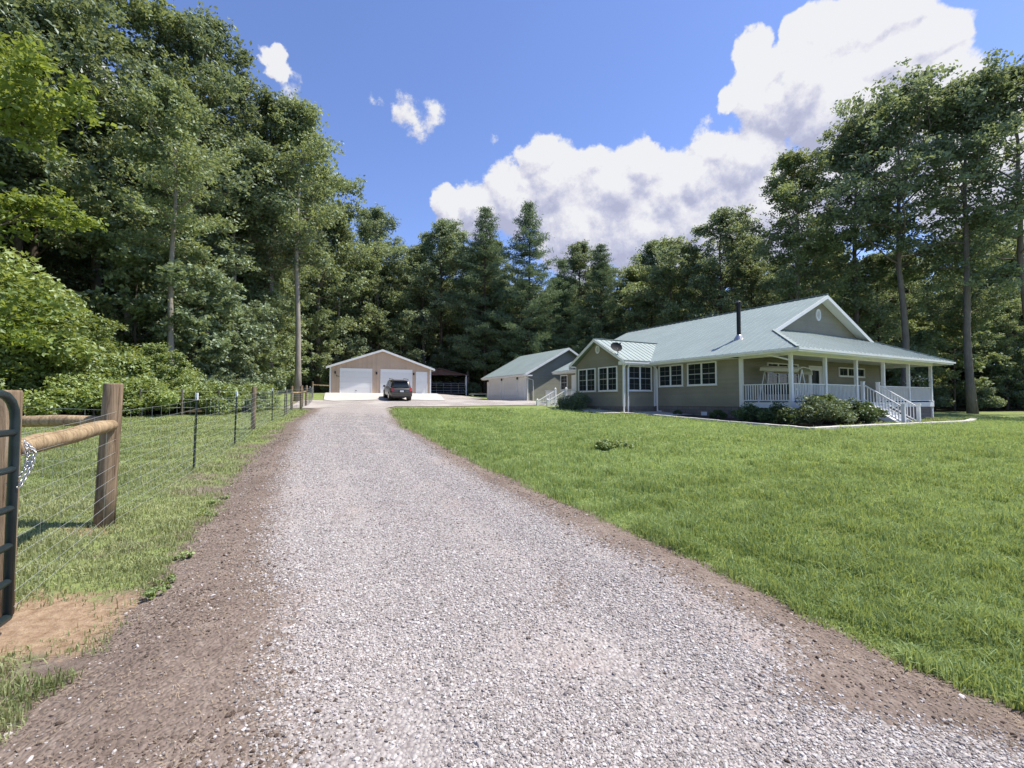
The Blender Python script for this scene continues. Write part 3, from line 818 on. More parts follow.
M['muntin'] = basic('sash_grey_paint', (.42, .42, .40), .5, var=.05)
def window(parent, o, ux, out, w, h, panes=2, muntins=(2, 2), name='window', sash=True):
    """o = lower-left corner on the wall, ux = along wall, out = outward normal"""
    o, ux, out = Vector(o), Vector(ux).normalized(), Vector(out).normalized(); uz = Vector((0, 0, 1))
    def B(mb, a0, a1, z0, z1, d0, d1):
        vs = [o + ux * a + uz * z + out * d for d in (d0, d1) for z in (z0, z1) for a in (a0, a1)]
        mb.add(vs, [(0, 2, 3, 1), (4, 5, 7, 6), (0, 1, 5, 4), (2, 6, 7, 3), (0, 4, 6, 2), (1, 3, 7, 5)])
    f = .075; mb = MB()
    B(mb, 0, f, 0, h, 0, .06); B(mb, w - f, w, 0, h, 0, .06); B(mb, f, w - f, h - f, h, 0, .06); B(mb, f, w - f, 0, f, 0, .06)
    B(mb, -.02, w + .02, -.035, -.001, 0, .085)
    pw = (w - 2 * f) / panes
    for k in range(1, panes): B(mb, f + pw * k - .045, f + pw * k + .045, f, h - f, 0, .055)
    fr = mb.build(name, M['white'], parent)
    for k in range(panes):
        a0 = f + pw * k + (.045 if k else 0); a1 = f + pw * (k + 1) - (.045 if k < panes - 1 else 0)
        g = MB(); B(g, a0, a1, f, h - f, .006, .014); g.build('pane', M['glass'], fr)
        m = MB()
        if sash: B(m, a0, a1, h / 2 - .022, h / 2 + .022, .016, .034)
        for q in range(1, muntins[0]):
            x = a0 + (a1 - a0) * q / muntins[0]; B(m, x - .0045, x + .0045, f, h - f, .0145, .020)
        nz = muntins[1] * (2 if sash else 1)
        for q in range(1, nz):
            z = f + (h - 2 * f) * q / nz
            if sash and abs(z - h / 2) < .03: continue
            B(m, a0, a1, z - .0045, z + .0045, .0145, .020)
        if m.v: m.build('sash_bars', M['muntin'], fr)
    return fr
def vent(parent, c, ux, out, rx, rz):
    c, ux, out = Vector(c), Vector(ux).normalized(), Vector(out).normalized()
    mb = MB(); mb.ellipse_ring(c, ux, (0, 0, 1), rx * .72, rz * .72, rx, rz, out * .05)
    o = mb.build('gable_vent', M['white'], parent)
    s = MB(); n = 7
    for k in range(n):
        z = -rz * .7 + (k + .5) * 1.4 * rz / n; hw = rx * .72 * math.sqrt(max(0, 1 - (z / (rz * .72)) ** 2))
        p = c + Vector((0, 0, z)); s.bar(p - ux * hw + out * .02, p + ux * hw + out * .02, .02, rz * .10)
    s.build('louvre', M['white'], o)
    return o
def pipe_run(name, pts, parent, r=.045, mat=None):
    return MB().tube(pts, r, 8).build(name, mat or M['white'], parent)
def quad_wall(mb, a, b, z0, z1, th, out):
    """straight wall from a to b (xy), thickness th going inwards"""
    a, b, out = Vector((a[0], a[1], 0)), Vector((b[0], b[1], 0)), Vector((out[0], out[1], 0)).normalized()
    mb.prism([a + Vector((0, 0, z0)), b + Vector((0, 0, z0)), b + Vector((0, 0, z1)), a + Vector((0, 0, z1))], -out * th)

# ------------------------------------------------------------------ the house
HZ = .40
HOUSE_RZ = math.atan2(.475, .88)
house = empty('ranch_house', (13.05, 21.2, HZ), HOUSE_RZ, 'single storey sage green ranch house with pale green metal roof and wraparound porch', 'house')
FL, SOF, EV = 1.02, 3.46, 3.52         # porch floor, soffit, eave top (local z)
SL = .47
TW, SE, SP = 14.9, 18.6, 2.68          # house width, rear wall, porch depth
OV = .75
def rz_(t): return EV + SL * (min(t, TW - t) + OV)
RT = TW / 2; RZ = rz_(RT)
W = MB()
quad_wall(W, (0, SP), (0, SE), FL - .22, SOF + .02, .18, (-1, 0))
quad_wall(W, (.18, SP), (TW - .18, SP), FL - .0, SOF + .02, .18, (0, -1))
quad_wall(W, (TW, SE), (TW, SP), FL - .22, SOF + .02, .18, (1, 0))
quad_wall(W, (TW - .18, SE), (.18, SE), FL - .22, SOF + .02, .18, (0, 1))
wall = W.build('wall', M['siding'], house)
G = MB()
G.prism([(SP - .1, SP, rz_(SP - .1) - .1), (TW - SP + .1, SP, rz_(SP - .1) - .1), (RT, SP, RZ - .1)], (0, .12, 0))
G.build('gable_wall', M['siding_dark'], house); G = MB()
G.prism([(.1, SE, SOF), (TW - .1, SE, SOF), (RT, SE, RZ - .15)], (0, -.12, 0))
G.build('rear_gable_wall', M['siding_dark'], house)
Fd = MB()
def fnd(a, b, out):
    quad_wall(Fd, a, b, -.6, FL - .221, .15, out)
fnd((.03, SP), (.03, SE - .03), (-1, 0)); fnd((.2, SP + .03), (TW - .2, SP + .03), (0, -1)); fnd((TW - .03, SE - .03), (TW - .03, SP), (1, 0))
Fd.build('foundation', M['block'], house)
for s in (4.7, 8.0): MB().box(.015, .03, s, s + .38, .30, .50).build('crawl_vent', M['white'], house)
# roof planes
e0_, e1_ = -OV, TW + OV; RK = 2.13
roof_slab('roof', [(e0_, -OV, EV), (e0_, SE + .4, EV), (RT, SE + .4, RZ), (RT, RK, RZ), (RK, RK, rz_(RK))], house, (0, 1, 0))
roof_slab('roof', [(e1_, SE + .4, EV), (e1_, -OV, EV), (TW - RK, RK, rz_(RK)), (RT, RK, RZ), (RT, SE + .4, RZ)], house, (0, 1, 0))
roof_slab('porch_roof', [(e0_, -OV, EV), (e1_, -OV, EV), (TW - SP + .02, SP, rz_(SP) - .012), (SP - .02, SP, rz_(SP) - .012)], house, (1, 0, 0))
T = MB()
T.bar((RT, RK - .03, RZ + .03), (RT, SE + .4, RZ + .03), .22, .03)
for sgn in (0, 1):
    X = lambda t: TW - t if sgn else t
    T.bar((X(-OV), -OV, EV + .03), (X(RK), RK, rz_(RK) + .03), .16, .03)
T.build('ridge_cap', M['roof'], house)
# white trim: eave fascia, rakes, soffit
T = MB()
T.box(e0_ - .02, e0_ + .0, -OV, SE + .4, EV - .20, EV - .02); T.box(e1_, e1_ + .02, -OV, SE + .4, EV - .20, EV - .02)
T.box(e0_ - .02, e1_ + .02, -OV - .02, -OV, EV - .20, EV - .02)
T.box(e0_ - .11, e0_ - .021, -OV - .02, SE + .4, EV - .12, EV - .035)      # gutter
T.box(e0_ - .11, e1_ + .1, -OV - .11, -OV - .021, EV - .12, EV - .035)
for sgn in (0, 1):
    X = lambda t: TW - t if sgn else t
    for s_, th in ((RK, -.03), (SE + .4, .03)):
        a_ = RK - .12 if s_ == RK else -OV
        pts = [(X(a_), s_, rz_(a_) - .03), (X(RT) , s_, RZ - .03), (X(RT), s_, RZ - .25), (X(a_), s_, rz_(a_) - .25)]
        T.prism(pts, (0, th, 0))
    # boxed return at the foot of the rake
    T.box(X(RK - .10), X(RK + .42), RK + .01, SP - .01, rz_(RK) - .16, rz_(RK) - .075)
T.build('fascia', M['white'], house)
S_ = MB()
S_.box(e0_, .0, SP, SE + .4, EV - .22, EV - .202); S_.box(TW, e1_, SP, SE + .4, EV - .22, EV - .202)
S_.box(e0_, e1_, -OV, SP - .002, SOF + .02, SOF + .04)
S_.build('soffit', M['white'], house)
G = MB()
for sgn in (0, 1):
    X = lambda t: TW - t if sgn else t
    G.prism([(X(RK + .1), RK + .02, rz_(RK + .1) - .13), (X(RT), RK + .02, RZ - .13), (X(RT), RK + .02, RZ - .15), (X(RK + .1), RK + .02, rz_(RK + .1) - .15)], (0, SP - RK - .03, 0))
G.build('gable_soffit', M['white'], house)
vent(house, (RT, SP - .0, 6.25), (1, 0, 0), (0, -1, 0), .25, .36)
# corner boards, downspouts
MB().box(-.02, .06, SP - .08, SP - .001, FL - .22, SOF).build('corner_board', M['white'], house)
MB().box(-.03, -.001, 8.35, 8.44, FL - .22, SOF).build('corner_board', M['white'], house)
# windows on the long wall, local outward -x ; ux runs towards -s so that the sill starts at the far jamb
window(house, (-.001, 8.13, 1.98), (0, -1, 0), (-1, 0, 0), 1.86, 1.30)
window(house, (-.001, 5.95, 1.98), (0, -1, 0), (-1, 0, 0), 1.96, 1.30)
# rear-wing windows and door by the side deck
window(house, (-.001, 15.3, 1.98), (0, -1, 0), (-1, 0, 0), .85, 1.25, 1)
D = MB(); D.box(-.05, -.001, 16.3, 17.35, FL, FL + 2.15); D.build('side_door', M['white'], house)
window(house, (-.001, 18.9, 1.98), (0, -1, 0), (-1, 0, 0), 1.0, 1.25, 1)
# porch wall: picture window, entry door, small twin window
window(house, (2.35, SP - .001, 1.75), (1, 0, 0), (0, -1, 0), 2.9, 1.45, 3, (2, 2))
D = MB(); D.box(6.25, 6.35, SP - .07, SP - .001, FL, FL + 2.15); D.box(7.55, 7.65, SP - .07, SP - .001, FL, FL + 2.15); D.box(6.35, 7.55, SP - .07, SP - .001, FL + 2.05, FL + 2.15)
D.box(6.36, 6.56, SP - .05, SP - .001, FL, FL + 2.04); D.box(7.34, 7.54, SP - .05, SP - .001, FL, FL + 2.04); D.box(6.56, 7.34, SP - .05, SP - .001, FL, FL + .35); D.box(6.56, 7.34, SP - .05, SP - .001, FL + 1.88, FL + 2.04)
d = D.build('front_door', M['white'], house)
MB().box(6.56, 7.34, SP - .03, SP - .001, FL + .35, FL + 1.88).build('door_glass', M['glass'], d)
MB().tube([(7.44, SP - .11, FL + 1.0), (7.44, SP - .05, FL + 1.0)], .03, 8).build('door_knob', M['galv'], d)
window(house, (9.55, SP - .001, 2.62), (1, 0, 0), (0, -1, 0), 3.1, .58, 3, (2, 1), sash=False)
# porch deck, posts, beam
MB().box(.02, TW - .02, .02, SP - .002, FL - .06, FL).build('porch_floor', M['porch_floor'], house)
T = MB(); T.box(-.03, .02, -.03, SP - .09, FL - .26, FL + .01); T.box(.021, TW + .03, -.03, .019, FL - .26, FL + .01); T.box(TW - .019, TW + .03, .02, SP, FL - .26, FL + .01)
T.build('deck_band', M['white'], house)
B_ = MB(); B_.box(-.02, .12, -.02, SP - .1, SOF - .2, SOF + .018); B_.box(.121, TW + .02, -.02, .12, SOF - .2, SOF + .018); B_.box(TW - .12, TW + .02, .121, SP, SOF - .2, SOF + .018)
B_.build('porch_beam', M['white'], house)
SK = MB(); SK.box(TW - .12, TW - .02, .1, SP, -.6, FL - .262); SK.box(.1, TW - .1, .08, .16, -.6, FL - .262); SK.box(.06, .14, .17, SP, -.6, FL - .262)
SK.build('porch_skirting', M['block'], house)
PT = [0, 2.96, 5.92, 8.85, 11.85, 14.9]
for t in PT:
    q = MB(); t0 = min(max(t, .07), TW - .07)
    q.box(t0 - .07, t0 + .07, .0, .14, -.5 if t in (0, 14.9) else FL, SOF - .2)
    q.box(t0 - .10, t0 + .10, -.035 if t in (0, 14.9) else .001, .16, FL + .012, FL + .10)
    q.build('porch_post', M['white'], house)
q = MB(); q.box(-.03, .08, SP - .20, SP - .081, -.4, SOF - .2); q.build('porch_post', M['white'], house)
q = MB(); q.box(TW - .12, TW, SP - .12, SP - .01, FL, SOF - .2); q.build('porch_post', M['white'], house)
def railing(parent, a, b, z=FL, h=.90, slope=0, name='railing'):
    a, b = Vector((a[0], a[1], z)), Vector((b[0], b[1], z + slope)); L = (b - a).length; q = MB()
    q.bar(a + Vector((0, 0, h)), b + Vector((0, 0, h)), .07, .045); q.bar(a + Vector((0, 0, .11)), b + Vector((0, 0, .11)), .05, .045)
    n = max(2, int(L / .125))
    for k in range(1, n):
        p = a.lerp(b, k / n); q.bar(p + Vector((0, 0, .11)), p + Vector((0, 0, h)), .034, .034)
    return q.build(name, M['white'], parent)
for a_, b_ in (((.05, .16), (.05, SP - .2)), ((.14, .07), (2.88, .07)), ((3.04, .07), (5.84, .07)), ((6.0, .07), (6.33, .07)), ((8.2, .07), (8.77, .07)), ((8.93, .07), (11.77, .07)), ((11.93, .07), (14.75, .07)), ((TW - .05, .16), (TW - .05, SP - .1))):
    railing(house, a_, b_)
# front steps
st = MB(); n = 6
for k in range(n):
    z = FL - (k + 1) * (FL + .18 + .0) / (n + 1); st.box(6.48, 8.02, -.06 - (k + 1) * .27, -.03 - k * .27, z - .04, z)
    st.box(6.48, 8.02, -.05 - k * .27, -.032 - k * .27, z, z + (FL + .18) / (n + 1) - .041)
stp = st.build('front_steps', M['white'], house)
for t in (6.40, 8.04):
    MB().prism([(t, -.035, FL - .02), (t, -1.72, -.12), (t, -1.72, -.45), (t, -.3, FL - .55), (t, -.035, FL - .45)], (.06, 0, 0)).build('stringer', M['white'], stp)
    q = MB(); x = t + .03
    q.box(x - .07, x + .07, -1.80, -1.66, -.45, .92); q.box(x - .09, x + .09, -1.82, -1.64, .921, .96); q.build('newel_post', M['white'], stp)
    q = MB(); q.box(x - .07, x + .07, -.06, .08, FL + .02, FL + 1.08); q.box(x - .09, x + .09, -.08, .10, FL + 1.081, FL + 1.12); q.build('newel_post', M['white'], stp)
    q = MB(); a_, b_ = Vector((x, -.08, FL + .92)), Vector((x, -1.66, -.10 + .92))
    q.bar(a_, b_, .07, .05); q.bar(a_ - Vector((0, 0, .78)), b_ - Vector((0, 0, .78)), .05, .045)
    for k in range(1, 12):
        p = a_.lerp(b_, k / 12); q.bar(p - Vector((0, 0, .78)), p, .034, .034)
    q.build('stair_railing', M['white'], stp)
# bump-out sun room with its own gable
BT, B0, B1 = -2.56, 8.5, 13.38
W = MB()
quad_wall(W, (BT, B0), (BT, B1), FL - .25, SOF + .02, .16, (-1, 0)); quad_wall(W, (-.0, B0), (BT + .16, B0), FL - .25, SOF + .02, .16, (0, -1)); quad_wall(W, (BT + .16, B1), (-.0, B1), FL - .25, SOF + .02, .16, (0, 1))
BM = (B0 + B1) / 2; BSL = .57; BOV = .32
def bz(s): return EV + .05 + BSL * (min(s - B0, B1 - s) + BOV)
BZ = bz(BM)
W.prism([(BT, B0 + .02, SOF + .021), (BT, B1 - .02, SOF + .021), (BT, BM, BZ - .12)], (.12, 0, 0))
W.build('sunroom_wall', M['siding'], house)
Fd = MB(); quad_wall(Fd, (BT + .03, B0 + .03), (BT + .03, B1 - .03), -.4, FL - .251, .12, (-1, 0)); quad_wall(Fd, (0, B0 + .03), (BT + .16, B0 + .03), -.4, FL - .251, .12, (0, -1))
Fd.build('sunroom_foundation', M['block'], house)
zt = (BZ - EV) / SL - OV; ze = (bz(B0 - BOV) - EV) / SL - OV
bo = BT - .32
roof_slab('sunroom_roof', [(bo, B0 - BOV, bz(B0 - BOV)), (bo, BM, BZ), (zt + .25, BM, BZ), (ze, B0 - BOV, bz(B0 - BOV))], house, (1, 0, 0), rib=.42)
roof_slab('sunroom_roof', [(bo, BM, BZ), (bo, B1 + BOV, bz(B0 - BOV)), (ze, B1 + BOV, bz(B0 - BOV)), (zt + .25, BM, BZ)], house, (1, 0, 0), rib=.42)
T = MB()
for sg in (-1, 1):
    S1 = lambda s: BM + sg * (s)
    hw = BM - B0 + BOV
    T.prism([(bo, S1(hw), bz(B0 - BOV) - .0), (bo, BM, BZ), (bo, BM, BZ - .2), (bo, S1(hw), bz(B0 - BOV) - .2)], (-.03, 0, 0))
    T.box(bo, -.0 - OV - .02, S1(hw), S1(hw + .02), EV - .22, EV - .05)
T.box(bo, -OV - .13, B0 - BOV - .12, B0 - BOV - .021, EV - .15, EV - .06)
T.box(bo, BT - .001, B0 - BOV, B0 + .12, EV - .24, EV - .221); T.box(bo, BT - .001, B1 - .12, B1 + BOV, EV - .24, EV - .221)
T.box(BT, -.001, B0 - BOV, B0 - .001, EV - .24, EV - .221)
T.box(bo - .0, bo + .02, B0 - BOV, B0 + .12, EV - .22, EV - .03)
T.build('sunroom_fascia', M['white'], house)
MB().bar((bo, BM, BZ + .02), (zt + .1, BM, BZ + .02), .2, .03).build('sunroom_ridge_cap', M['roof'], house)
MB().box(BT - .02, BT + .10, B0 - .02, B0 - .001, FL - .25, SOF).box(BT - .02, BT - .001, B0, B0 + .10, FL - .25, SOF).build('corner_board', M['white'], house)
MB().box(BT - .02, BT - .001, B1 - .10, B1, FL - .25, SOF).build('corner_board', M['white'], house)
MB().box(-.10, -.001, B0 - .02, B0 - .001, FL - .25, SOF).build('corner_board', M['white'], house)
vent(house, (BT, BM, 4.45), (0, -1, 0), (-1, 0, 0), .20, .26)
window(house, (BT - .001, 13.0, 1.72), (0, -1, 0), (-1, 0, 0), 1.85, 1.55)
window(house, (BT - .001, 10.85, 1.72), (0, -1, 0), (-1, 0, 0), 1.80, 1.55)
window(house, (-2.26, B0 - .001, 1.72), (1, 0, 0), (0, -1, 0), 1.96, 1.55)
pipe_run('downspout', [(-OV - .35, B0 - BOV - .07, EV - .16), (-OV - .35, B0 - .1, EV - .3)], house)
pipe_run('downspout', [(bo + .22, B0 - BOV - .07, EV - .12), (BT - .08, B0 - .08, EV - .42), (BT - .08, B0 - .08, .1), (BT - .25, B0 - .3, .02)], house)
pipe_run('downspout', [(bo + .5, B0 - BOV - .07, EV - .12), (BT + .28, B0 - .06, EV - .42), (BT + .28, B0 - .06, .1), (BT + .28, B0 - .4, .02)], house)
pipe_run('downspout', [(e0_ - .05, B0 - .45, EV - .1), (-.06, B0 - .25, EV - .45), (-.06, B0 - .25, .2)], house)
pipe_run('downspout', [(e0_ - .06, 1.1, EV - .08), (-.15, .55, EV - .32), (-.07, .1, EV - .48)], house)
# stove pipe through the roof
cx, cy = 1.5, 3.7; cz = rz_(cx)
q = MB(); q.tube([(cx, cy, cz - .1), (cx, cy, cz + 1.95)], .11, 16); q.tube([(cx, cy, cz + 1.8), (cx, cy, cz + 1.86)], .15, 16); q.tube([(cx, cy, cz + 2.02), (cx, cy, cz + 2.10)], [.17, .06], 16)
for k in range(4): q.bar((cx + .09 * math.cos(k * PI / 2), cy + .09 * math.sin(k * PI / 2), cz + 1.95), (cx + .09 * math.cos(k * PI / 2), cy + .09 * math.sin(k * PI / 2), cz + 2.03), .02)
ch_ = q.build('stove_pipe', M['black_metal'], house)
q = MB(); q.tube([(cx, cy, cz - .12), (cx, cy, cz + .16), (cx, cy, cz + .2)], [.30, .15, .12], 16); q.build('flashing', M['galv'], ch_)
# side entry roof and deck (towards the detached garage)
MB().box(-2.3, -.002, 13.4, 17.9, FL - .08, FL - .01).build('side_deck', M['white'], house)
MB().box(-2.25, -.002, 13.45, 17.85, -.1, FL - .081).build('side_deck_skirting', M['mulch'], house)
railing(house, (-2.22, 16.3), (-2.22, 17.85)); railing(house, (-2.22, 13.45), (-2.22, 14.9)); railing(house, (-2.22, 13.5), (BT + .1, 13.5))
sst = MB(); n = 5
for k in range(n):
    z = FL - .01 - (k + 1) * .15; sst.box(-2.3 - (k + 1) * .30, -2.3 - k * .30, 14.95, 16.25, z - .04, z)
ss = sst.build('side_steps', M['white'], house)
for s_ in (14.9, 16.3):
    a_, b_ = Vector((-2.3, s_, FL + .88)), Vector((-3.9, s_, FL + .05))
    q = MB(); q.bar(a_, b_, .07, .05); q.bar(a_ - Vector((0, 0, .7)), b_ - Vector((0, 0, .7)), .05, .24)
    for k in range(1, 12): p = a_.lerp(b_, k / 12); q.bar(p - Vector((0, 0, .7)), p, .034)
    q.build('stair_railing', M['white'], ss)
    for p in (a_, b_):
        q = MB(); q.box(p.x - .07, p.x + .07, s_ - .07, s_ + .07, p.z - 1.5, p.z + .12); q.tube([(p.x, s_, p.z + .12), (p.x, s_, p.z + .22)], [.09, .02], 8); q.build('newel_post', M['white'], ss)

def h2w(t, s):
    c, n = math.cos(HOUSE_RZ), math.sin(HOUSE_RZ); return 13.05 + c * t - n * s, 21.2 + n * t + c * s
# stone edging round the planting bed and the front walk
edge_pts = [(-2.95, 12.5), (-3.3, 9.6), (-3.35, 7.9), (-2.6, 6.0), (-2.6, -2.2), (8.6, -2.35), (12.4, -2.3), (15.6, -1.6)]
bed = [h2w(*p) for p in edge_pts]
EP = np.array(bed); 
bedpoly = bed + [h2w(15.6, .2), h2w(.2, .2), h2w(.2, 8.4), h2w(-2.5, 8.4), h2w(-2.5, 12.5)]
flat_patch('mulch_bed', bedpoly, .02, M['mulch'], 'dark mulched planting bed along the house', .8)
mb = MB(); wl = .20
def strip(mb, pts, w, h, seg=.6):
    for (x0, y0), (x1, y1) in zip(pts[:-1], pts[1:]):
        L = math.hypot(x1 - x0, y1 - y0); n = max(1, round(L / seg)); ux, uy = (x1 - x0) / L, (y1 - y0) / L
        for k in range(n):
            a_, b_ = L * k / n + .01, L * (k + 1) / n - .01; cr = []
            for (d, o_) in ((a_, -w / 2), (b_, -w / 2), (b_, w / 2), (a_, w / 2)):
                px, py = x0 + ux * d - uy * o_, y0 + uy * d + ux * o_; cr.append((px, py, gz(px, py)))
            dz = random.uniform(-.008, .008)
            mb.add([(p[0], p[1], p[2] - .1) for p in cr] + [(p[0], p[1], p[2] + h + dz) for p in cr], [(3, 2, 1, 0), (4, 5, 6, 7), (0, 1, 5, 4), (1, 2, 6, 5), (2, 3, 7, 6), (3, 0, 4, 7)])
strip(mb, bed[3:], .30, .10)
tag(mb.build('stone_edging', M['border'], bevel=.006), 'pale stone edging between the lawn and the planting bed', 'edging')
flat_patch('concrete_walk', [h2w(-2.7, 7.9), h2w(-4.5, 8.2), h2w(-4.5, 9.7), h2w(-3.2, 12.6), h2w(-2.6, 12.6), h2w(-2.62, 8.4), h2w(0, 8.4), h2w(0, 5.6), h2w(-2.5, 5.6)], .05, M['concrete'], 'pale concrete slab at the corner of the sunroom', .8)

M['dish'] = basic('dark_dish_paint', (.018, .019, .022), .7, var=.15, spec=.2)
# ------------------------------------------------------------------ satellite dish on the sunroom eave
dx, dy = h2w(-2.72, 8.85)
dish = empty('satellite_dish', (dx, dy, HZ + bz(8.85) + .02), 0, 'dark oval satellite dish fixed to the corner of the sunroom roof', 'satellite dish')
q = MB(); q.tube([(0, 0, -.12), (.02, .0, .18), (-.06, -.05, .36)], .03, 8); q.bar((-.12, 0, -.06), (.14, 0, -.06), .08, .02); q.build('mast', M['galv'], dish)
q = MB(); n = 28; ax = Vector((.94, .34, 0)).normalized(); fw = Vector((.34, -.86, .38)).normalized(); az = ax.cross(fw).normalized(); az = -az if az.z < 0 else az
ctr = Vector((-.10, -.10, .42)); vs = [ctr - fw * .07]; rg = (.35, .7, 1.0)
for f in rg:
    for k in range(n):
        t = 2 * PI * k / n; vs.append(ctr + ax * .40 * f * math.cos(t) + az * .31 * f * math.sin(t) - fw * (.07 - .09 * f * f))
fs = [(0, 1 + k, 1 + (k + 1) % n) for k in range(n)]
for r in range(2):
    for k in range(n): fs.append((1 + r * n + k, 1 + (r + 1) * n + k, 1 + (r + 1) * n + (k + 1) % n, 1 + r * n + (k + 1) % n))
q.add(vs, fs); q.add([v - fw * .015 for v in vs], [tuple(reversed(f)) for f in fs]); q.build('reflector', M['dish'], dish, smooth=True)
q = MB(); q.tube([ctr - az * .3, ctr - az * .25 + fw * .35, ctr + fw * .42], .014, 6); q.box(ctr.x + fw.x * .42 - .04, ctr.x + fw.x * .42 + .04, ctr.y + fw.y * .42 - .04, ctr.y + fw.y * .42 + .04, ctr.z + fw.z * .42 - .04, ctr.z + fw.z * .42 + .05); q.build('feed_arm', M['black_metal'], dish)

# ------------------------------------------------------------------ canopy swing on the porch
sx, sy = h2w(1.55, 1.35)
sw = empty('porch_swing', (sx, sy, HZ + FL), HOUSE_RZ + PI / 2, 'porch swing seat under a cream canopy at the near corner of the porch', 'swing')
q = MB()
for x in (-.95, .95):
    q.tube([(x, -.55, 0), (x, 0, 1.62)], .025, 8); q.tube([(x, .55, 0), (x, 0, 1.62)], .025, 8)
q.tube([(-.95, 0, 1.62), (.95, 0, 1.62)], .028, 8); q.build('swing_frame', M['white'], sw)
q = MB(); prof = [(-.75, 1.50), (-.70, 1.66), (-.3, 1.80), (.3, 1.84), (.72, 1.74), (.78, 1.60)]
q.prism([(-.98, y * .8, z) for y, z in prof] + [(-.98, y * .8, z - .03) for y, z in reversed(prof)], (1.96, 0, 0)); q.build('canopy', M['cream'], sw).rotation_euler = (0, -.10, 0)
q = MB(); q.box(-.8, .8, -.25, .25, .42, .50); q.build('seat', M['black_metal'], sw, bevel=.02)
q = MB(); q.prism([(-.8, .22, .5), (-.8, .30, .5), (-.8, .45, .98), (-.8, .37, .98)], (1.6, 0, 0)); q.build('backrest', M['black_metal'], sw)
q = MB()
for x in (-.85, .85): q.tube([(x, 0, .5), (x, 0, 1.6)], .012, 6)
q.build('hanger', M['black_metal'], sw)

# ------------------------------------------------------------------ detached two-bay garage in sage siding
G2 = empty('detached_garage', (1.27, 40.0, 1.50), HOUSE_RZ, 'sage green detached garage with pale green roof behind the house', 'garage')
GW, GD, GH = 8.4, 8.1, 2.45          # width (t), depth (s), wall height
gsl = .54; gov = .42
def g2z(t): return GH + .14 + gsl * (min(t, GW - t) + gov) - gsl * gov
def g2r(t): return GH + .16 + gsl * min(t, GW - t)
W = MB(); quad_wall(W, (0, 0), (0, GD), -.3, GH, .15, (-1, 0)); quad_wall(W, (GW, 0), (GW, GD), -.3, GH, .15, (1, 0)); quad_wall(W, (.15, GD), (GW - .15, GD), -.3, GH, .15, (0, 1))
W.build('wall', M['white'], G2)
W = MB(); W.prism([(.0, 0, -.3), (GW, 0, -.3), (GW, 0, GH), (GW / 2, 0, g2r(GW / 2) - .08), (0, 0, GH)], (0, -.14, 0)); W.prism([(.0, GD, GH), (GW, GD, GH), (GW / 2, GD, g2r(GW / 2) - .08)], (0, -.14, 0)); W.build('gable_wall', M['shed_siding'], G2)
for x0, x1 in ((-gov, GW / 2), (GW / 2, GW + gov)):
    roof_slab('roof', [(x0, -.55, g2r(x0) if x0 < 0 else g2r(GW / 2)), (x1, -.55, g2r(x1)), (x1, GD + .45, g2r(x1)), (x0, GD + .45, g2r(x0) if x0 < 0 else g2r(GW / 2))], G2, (0, 1, 0))
T = MB()
for s_ in (-.58,):
    for a_, b_ in ((-gov, GW / 2), (GW + gov, GW / 2)):
        T.prism([(a_, s_, g2r(a_) - .0), (b_, s_, g2r(b_) - .0), (b_, s_, g2r(b_) - .2), (a_, s_, g2r(a_) - .2)], (0, .03, 0))
T.box(-gov - .02, -gov, -.55, GD + .45, g2r(-gov) - .2, g2r(-gov) - .03); T.box(-gov - .11, -gov - .021, -.55, GD + .45, g2r(-gov) - .13, g2r(-gov) - .04)
T.box(-gov, -.001, -.55, GD + .4, g2r(-gov) - .22, g2r(-gov) - .201); T.box(-.02, .10, -.165, -.141, -.2, GH - .02); T.box(-gov, .3, -.55, -.145, g2r(-gov) - .20, g2r(-gov) - .10)
T.build('fascia', M['white'], G2)
for a_, b_, nm in ((4.95, 7.4, 'garage_door'), (1.7, 4.3, 'garage_door')):
    d = MB(); d.box(-.03, -.001, a_, b_, -.02, 2.15); o = d.build(nm, M['white_door'], G2)
    t_ = MB(); t_.box(-.06, -.001, a_ - .09, a_ - .001, -.05, 2.24); t_.box(-.06, -.001, b_ + .001, b_ + .09, -.05, 2.24); t_.box(-.06, -.001, a_, b_, 2.151, 2.24); t_.build('door_casing', M['white'], o)
d = MB(); d.box(-.05, -.001, .35, 1.28, -.02, 2.1); d.build('entry_door', M['white'], G2)
for s_ in (1.5, 4.62, 7.7):
    q = MB(); q.box(-.16, -.06, s_ - .06, s_ + .06, 1.95, 2.18); q.build('wall_lamp', M['black_metal'], G2)
pipe_run('downspout', [(-gov - .05, -.3, g2r(-gov) - .1), (-.05, -.22, 2.0), (-.05, -.22, -.1)], G2)
pipe_run('downspout', [(-.1, -.35, 2.0), (.55, -.22, 1.85), (.6, -.2, -.1)], G2, .035)

# ------------------------------------------------------------------ tan metal garage
TR = math.radians(21); n_ = Vector((.585, -.81, 0))
tz = 2.30
G1 = empty('tan_garage', (-18.25, 45.5, tz), TR, 'tan metal garage with white roll-up doors at the end of the driveway', 'garage')
GW, GD, GH, pk = 10.15, 12.0, 2.66, 1.78
def t1(t): return GH + .10 + pk * min(t, GW - t) / (GW / 2)
W = MB(); W.prism([(0, 0, -.2), (GW, 0, -.2), (GW, 0, GH), (GW / 2, 0, GH + pk), (0, 0, GH)], (0, .15, 0))
quad_wall(W, (0, .151), (0, GD), -.2, GH, .15, (-1, 0)); quad_wall(W, (GW, .151), (GW, GD), -.2, GH, .15, (1, 0)); W.prism([(0.15, GD, -.2), (GW - .15, GD, -.2), (GW - .15, GD, GH), (GW / 2, GD, GH + pk), (.15, GD, GH)], (0, -.15, 0))
W.build('wall', M['tan'], G1)
